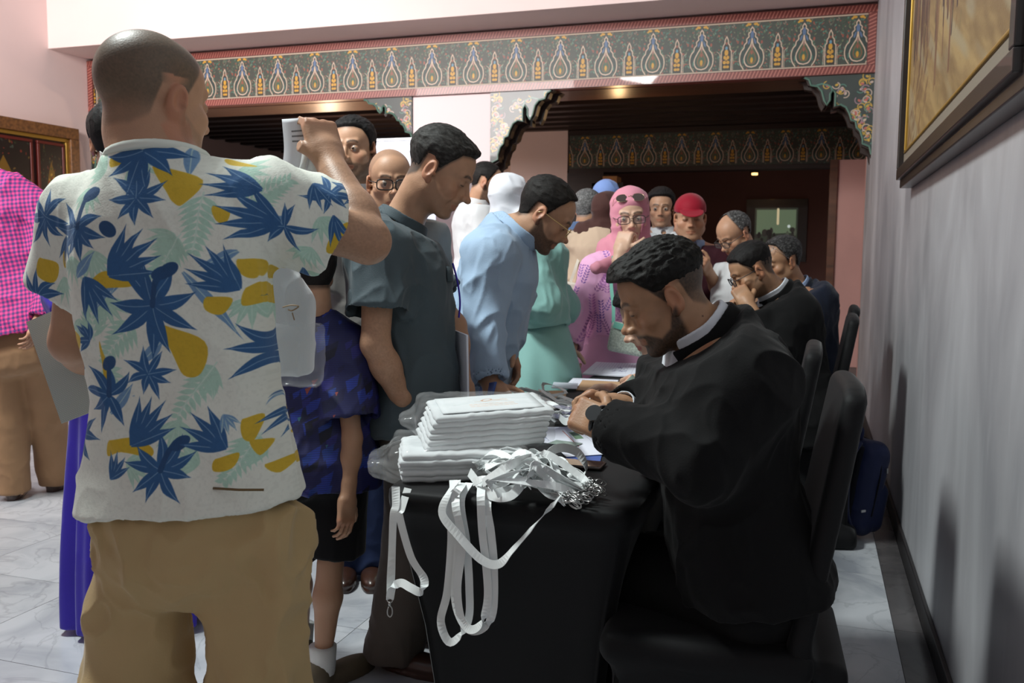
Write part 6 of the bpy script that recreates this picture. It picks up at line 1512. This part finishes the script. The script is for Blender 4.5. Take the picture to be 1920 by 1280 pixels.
# ------------------------------------------------------------------ papers and small things on the tables
def paper_img(name, kind, base=(226, 228, 240)):
    r = Ras(420, 594, base); rs2 = random.Random(len(name)*7)
    if kind == 'list':
        for k in range(20):
            y = 60+k*25; x = 40
            while x < 380: w = rs2.uniform(10, 40); r.line([(x, y), (min(x+w, 385), y)], 3, (150, 152, 176)); x += w+8
    if kind == 'form':
        r.line([(60, 200), (300, 200)], 8, (200, 110, 100)); r.poly([(90, 240), (200, 240), (200, 320), (90, 320)], (120, 150, 120)); r.poly([(100, 250), (150, 250), (150, 310), (100, 310)], (60, 76, 66))
        for k in range(8): r.line([(60, 360+k*24), (rs2.uniform(220, 380), 360+k*24)], 3, (160, 162, 184))
    if kind == 'stamp':
        for k in range(16): r.line([(40, 70+k*30), (rs2.uniform(150, 380), 70+k*30)], 3, (166, 166, 190))
        for k in range(18): r.disc(250+rs2.uniform(-60, 60), 330+rs2.uniform(-60, 60), rs2.uniform(8, 30), rs2.uniform(4, 10), (110, 104, 150), .5, rs2.uniform(0, 3))
    if kind == 'dots':
        r.a[:] = np.array([178, 188, 184])/255.
        for j in range(60):
            for i in range(42): r.disc(i*10+5*(j % 2), j*10, 2.6, 2.6, (202, 208, 202))
    return image_from(name, r.a)
def sheet(name, corners, m, lab, cat, th=.0012, curl=.0, grp=None):
    a, b, c, d = [np.asarray(q, float) for q in corners]; n = 8; v = []; uv = []
    nn = nrm(np.cross(b-a, d-a))
    for j in range(n+1):
        for i in range(n+1):
            s_, t = i/n, j/n; p = (a*(1-s_)+b*s_)*(1-t)+(d*(1-s_)+c*s_)*t+nn*curl*math.sin(s_*math.pi)*.5+nn*curl*(t-.5)**2; v.append(p); uv.append((s_, 1-t))
    m_ = (n+1)**2; v2 = v+[p-nn*th for p in v]; uv2 = uv+uv; f = []
    for j in range(n):
        for i in range(n): q0 = j*(n+1)+i; f.append((q0, q0+1, q0+n+2, q0+n+1)); f.append((q0+m_, q0+n+1+m_, q0+n+2+m_, q0+1+m_))
    e = [i for i in range(n+1)]+[(j+1)*(n+1)-1 for j in range(1, n+1)]+[n*(n+1)+i for i in range(n-1, -1, -1)]+[j*(n+1) for j in range(n-1, 0, -1)]
    for k in range(len(e)): f.append((e[k], e[k]+m_, e[(k+1) % len(e)]+m_, e[(k+1) % len(e)]))
    o0 = np.mean(v, 0); o = mesh_obj(name, [p-o0 for p in v2], f, m, None, False, uv=uv2); o.location = tuple(o0)
    tag(o, lab, cat, grp); return o
Z0 = TZ+.004
def flat(px, z): return [onz(x, y, z) for x, y in px]
mlist = mat('paper_list', image=paper_img('list_print', 'list'), rough=.7); mform = mat('paper_form', image=paper_img('form_print', 'form'), rough=.7); mst = mat('paper_stamp', image=paper_img('stamp_print', 'stamp'), rough=.7)
sheet('paper_sheet', flat([(1010, 806), (1062, 856), (1180, 848), (1120, 792)], Z0+.003), mform, 'white printed form lying under the suited man\'s near sleeve', 'paper', .0015)
sheet('paper_sheet', flat([(1006, 800), (1012, 828), (1100, 842), (1110, 800)], Z0), mlist, 'white sheet of text partly under the printed form', 'paper')
sheet('paper_sheet', flat([(1120, 676), (1092, 700), (1208, 706), (1215, 680)], Z0+.008), mst, 'white stamped sheet in front of the pink hijab woman', 'paper', .006)
sheet('paper_sheet', flat([(1075, 708), (1060, 722), (1150, 727), (1160, 712)], Z0), mlist, 'white sheet of text lying nearest the kraft envelope', 'paper', .002)
kraft = mat('kraft_paper', rgb(190, 152, 116), .8, noise=.08)
sheet('kraft_envelope', flat([(990, 732), (978, 752), (1060, 756), (1062, 732)], Z0+.002), kraft, 'brown kraft envelope behind the second heap of lanyards', 'envelope', .004)
sheet('kraft_envelope', flat([(1092, 712), (1080, 730), (1175, 738), (1176, 716)], Z0+.002), kraft, 'brown kraft envelope beside the writing woman\'s hands', 'envelope', .004)
# phone
pc = onz(1078, 872, Z0); ph = empty('smartphone', pc); tag(ph, 'black smartphone lying on the table behind the lanyard clips', 'phone'); ph.rotation_euler = (0, 0, -.12-1.45)
MB().box((-.037, -.077, 0), (.037, .077, .008)).build('case', mat('brown_case', rgb(52, 40, 38), .4), ph, bevel=.004); MB().box((-.033, -.072, .008), (.033, .072, .0088)).build('screen', mat('black_glass', rgb(14, 14, 18), .06, coat=1), ph)
cc = onz(1060, 831, Z0+.005); MB2 = MB().box((-.043, -.027, 0), (.043, .027, .001)); o = MB2.build('identity_card', mat('card_green', rgb(150, 168, 158), .35, noise=.5, nscale=60, second=rgb(86, 96, 90)), None, bevel=0); o.location = tuple(cc); o.rotation_euler = (0, 0, -.2); tag(o, 'small green-grey identity card lying on the printed form', 'card')
bc = onz(1006, 816, Z0+.01); o = MB().box((-.014, -.022, 0), (.014, .022, .010)).box((-.006, -.03, .004), (.006, .03, .014)).build('binder_clip', mat('blue_plastic', rgb(70, 140, 214), .35), None, bevel=.003); o.location = tuple(bc); tag(o, 'bright blue plastic clip beside the tote stack', 'clip')
bl = sheet('folder', flat([(1062, 852), (1060, 862), (1125, 866), (1128, 854)], Z0), mat('blue_card', rgb(70, 98, 170), .5), 'blue folder edge showing under the printed form', 'folder', .002)
# sachets
for k, (x, y) in enumerate(((1052, 782), (1082, 776), (1066, 765), (1100, 770))):
    c = onz(x, y, .79+.012*k); o = sculpt('badge_holder', lambda q: rbox(q, (0, 0, 0), (.034, .048, .004), .004), (-.05, -.06, -.012), (.05, .06, .012), .004, mat('lilac_film', rgb(196, 196, 230), .15, alpha=.45, coat=.6), None, lambda v: .003*(ridged(v*40+k, k)-.4)); o.location = tuple(c); o.rotation_euler = (.2*k-.3, .15, k*.8)
    tag(o, 'clear plastic badge holder among the second heap of lanyards', 'badge holder', 'clear badge holders in the second heap')
o = sheet('leaflet', flat([(1038, 716), (1034, 726), (1082, 728), (1084, 718)], Z0+.012), mat('gloss_white', rgb(220, 224, 236), .3), 'glossy white leaflet on the table before the mint gown', 'leaflet', .003)
# pen and card in the writing hand
pa, pb = P(1199, 722, 2.60), P(1213, 668, 2.56); pen = empty('ballpoint_pen', pa); tag(pen, 'blue ballpoint pen upright in the writing woman\'s hand', 'pen')
adopt(pen, MB().tube([pa, pa+(pb-pa)*.55], .0036, 8).build('barrel', mat('gold_plastic', rgb(176, 130, 80), .3)), MB().tube([pa+(pb-pa)*.55, pb], [.0045, .0045], 8).build('cap', mat('violet_plastic', rgb(60, 40, 190), .3)))
sheet('identity_card', [P(1172, 716, 2.62), P(1186, 702, 2.66), P(1198, 716, 2.64), P(1188, 732, 2.60)], mat('card_green'), 'grey-green identity card held by the writing woman', 'card', .001)

# ------------------------------------------------------------------ held and worn things of the standing people
dots = mat('dotted_card', image=paper_img('dots_print', 'dots'), rough=.6)
sheet('folder', [P(50, 604, 1.86), P(190, 545, 1.90), P(262, 738, 1.90), P(116, 794, 1.86)], dots, 'grey dotted card folder under the left arm of the leaf print man', 'folder', .004)
sheet('folder', [P(838, 612, 2.86), P(878, 628, 2.66), P(880, 757, 2.66), P(842, 742, 2.86)], mat('gloss_white'), 'thin white folder held against the dark grey shirt', 'folder', .006)
sheet('booklet', [P(905, 722, 3.05), P(932, 716, 2.96), P(916, 775, 2.96), P(888, 790, 3.05)], mat('blue_card'), 'blue and white booklet in the hand of the man in pale blue', 'booklet', .008)
sheet('paper_sheet', [P(1060, 690, 4.46), P(1092, 700, 4.42), P(1082, 732, 4.40), P(1056, 722, 4.46)], mlist, 'folded paper in the lowered hand of the pink hijab woman', 'paper', .003)
# the raised strap and the tote hanging from it
bag = empty('tote_bag', P(555, 590, 1.99)); tag(bag, 'white tote bag in clear plastic hanging from the raised hand of the leaf print man', 'tote bag')
def cardstrip_img():
    r = Ras(120, 400, (228, 230, 236)); rs2 = random.Random(3)
    for k in range(3):
        x = 44
        while x < 100: w = rs2.uniform(5, 14); r.line([(x, 40+k*16), (x+w, 40+k*16)], 5, (120, 120, 124)); x += w+4
    r.line([(30, 190), (70, 194)], 7, (140, 122, 96)); return image_from('strip_print', r.a)
f0 = [P(552, 222, 1.93), P(556, 280, 1.94), P(552, 340, 1.96), P(560, 420, 1.99), P(562, 490, 1.99)]
strip_m = mat('strap_cloth', image=cardstrip_img(), rough=.7)
mb = MB(); pts = catmull(f0, 8); mb.ribbon(pts, [1, .15, 0], .056, .002); s1 = mb.build('handle', strip_m, None, True); u = s1.data.uv_layers.new(name='UVMap'); nn_ = len(pts)
for p in s1.data.polygons:
    for li in p.loop_indices: vi = s1.data.loops[li].vertex_index; u.data[li].uv = (0.02 if vi % 4 in (0, 3) else .98, 1-(vi//4)/nn_)
s2 = MB().ribbon(catmull([P(574, 250, 1.935), P(570, 300, 1.92), P(560, 340, 1.93), P(552, 400, 1.96), P(540, 480, 1.98)], 8), [1, .3, .2], .012, .002).build('cord', satin, None, True)
s3 = MB().ribbon(catmull([P(574, 250, 1.94), P(585, 320, 1.95), P(592, 400, 1.97), P(575, 480, 1.98)], 8), [.9, .5, 0], .030, .002).build('handle', satin, None, True)
Fb = frame(_R, _F, _U)
def ftote(q):
    u = (q-P(548, 585, 2.0))@Fb; sh = .018*u[:, 2]/.1; w = .052-.026*ss(.02, .14, u[:, 2])
    d = rbox(np.stack([(u[:, 0]+.006+.034*ss(.02, .14, u[:, 2]))*.052/w, u[:, 1], u[:, 2]], 1), (0, 0, 0), (.054, .022, .140), .018); return d
tb = sculpt('bag_body', ftote, P(548, 585, 2.0)-.22, P(548, 585, 2.0)+.22, .0045, canvas, None, lambda v: .006*(ridged(v*np.array([18, 18, 14.]), 8)-.4))
fb_ = sculpt('plastic_film', lambda q: rbox((q-P(556, 655, 2.0))@Fb, (0, 0, -.01), (.060, .027, .072), .02), P(552, 600, 2.0)-.24, P(552, 600, 2.0)+.24, .006, film, None, lambda v: .005*(ridged(v*26, 5)-.4))
gp = MB().tube(catmull([P(530, 576, 1.965), P(545, 572, 1.96), P(560, 574, 1.96), P(548, 582, 1.96), P(540, 580, 1.96)], 5), .0016, 5).tube([P(548, 586, 1.962), P(552, 600, 1.962)], .0014, 5).build('gold_emblem', mat('bronze_print', rgb(150, 126, 96), .5))
adopt(bag, s1, s2, s3, tb, fb_, gp)
# lanyard round the neck
pts = [A.hpt((-.075, .035, -.150)), A.hpt((-.070, -.030, -.118)), A.hpt((-.040, -.078, -.108)), A.hpt((.0, -.092, -.118)), A.hpt((.045, -.080, -.128)), A.hpt((.080, -.02, -.140)), A.hpt((.078, .04, -.17))]
lanyard(pts, [(.2, -.3, 1)]*7, 'white lanyard round the neck of the leaf print man', width=.017)
# pink hijab woman's bag and the cream bag
def small_bag(c, w, h, m, trim, strap_pts, lab, name='handbag'):
    root = empty(name, c); tag(root, lab, 'handbag'); Rr = facing(190, 0, -10)
    f = lambda q: rbox((q-c)@Rr, (0, 0, 0), (w, .03, h), .022); k = [sculpt('bag_body', f, c-.2, c+.2, .006, m, None)]
    k.append(MB().ribbon([c+Rr@np.array(q) for q in ((w*.9, .034, h*.8), (0, .036, h*.72), (-w*.9, .034, h*.8))], tuple(Rr@np.array([0, 0, 1.])), .03, .004).build('trim_band', trim))
    k.append(MB().ribbon([c+Rr@np.array(q) for q in ((-w*.5, .036, h*.6), (-w*.55, .040, -h*.5))], tuple(Rr@np.array([1., 0, 0])), .012, .004).build('tassel', trim))
    k.append(MB().ribbon(catmull(strap_pts, 8), (1, .2, 0), .016, .003).build('strap', trim)); adopt(root, *k)
mintm = cloth('mint_leather', rgb(120, 184, 168), .5)
small_bag(P(1180, 636, 4.36), .098, .073, cloth('glitter_canvas', rgb(190, 198, 186), .5, noise=.4, nscale=120), mintm, [P(1150, 480, 4.52), P(1146, 530, 4.44), P(1150, 575, 4.40), P(1150, 606, 4.37)], 'small silver-white handbag with mint trim hanging before the pink tunic')
cream = cloth('cream_leather', rgb(212, 204, 190), .5)
small_bag(P(1066, 560, 5.02), .050, .094, cream, cream, [P(1090, 470, 5.06), P(1080, 500, 5.02), P(1070, 528, 5.02)], 'cream shoulder bag beside the beige coat')
# bracelet, phone of the man in the cap
a = Lw.arms[-1]; ax = nrm(a['wr']-a['el']); c = a['wr']-ax*.02; n = a['F'][:, 2]; sx = np.cross(ax, n)
Lw.addmb('bracelet', MB().tube([c+(n*math.cos(t)+sx*math.sin(t))*.033 for t in np.linspace(0, 2*math.pi, 21)[:-1]], .003, 6, closed=True), mat('gold', rgb(214, 172, 92), .25, .9))
c = P(1306, 500, 5.22); o = MB().box((-.037, -.075, -.004), (.037, .075, .004)).build('smartphone', mat('black_glass'), None, bevel=.003); o.location = tuple(c); o.rotation_euler = (-.5, 0, .1); tag(o, 'dark smartphone held by the man in the red cap', 'phone')
# breast pocket flap and hanging spectacles on the dark grey shirt
q0 = B.tpt(.085, .118, .60)
B.addmb('pocket_flap', MB().ribbon([B.tpt(.045, .142, .745), B.tpt(.085, .136, .740), B.tpt(.125, .116, .745)], B.T[:, 2], .045, .004), grey)
B.addmb('hanging_glasses', MB().tube(catmull([B.tpt(.012, .150, .80), B.tpt(.02, .160, .70), B.tpt(.03, .162, .60), B.tpt(.03, .155, .52)], 6), .003, 6), mat('violet_plastic'))
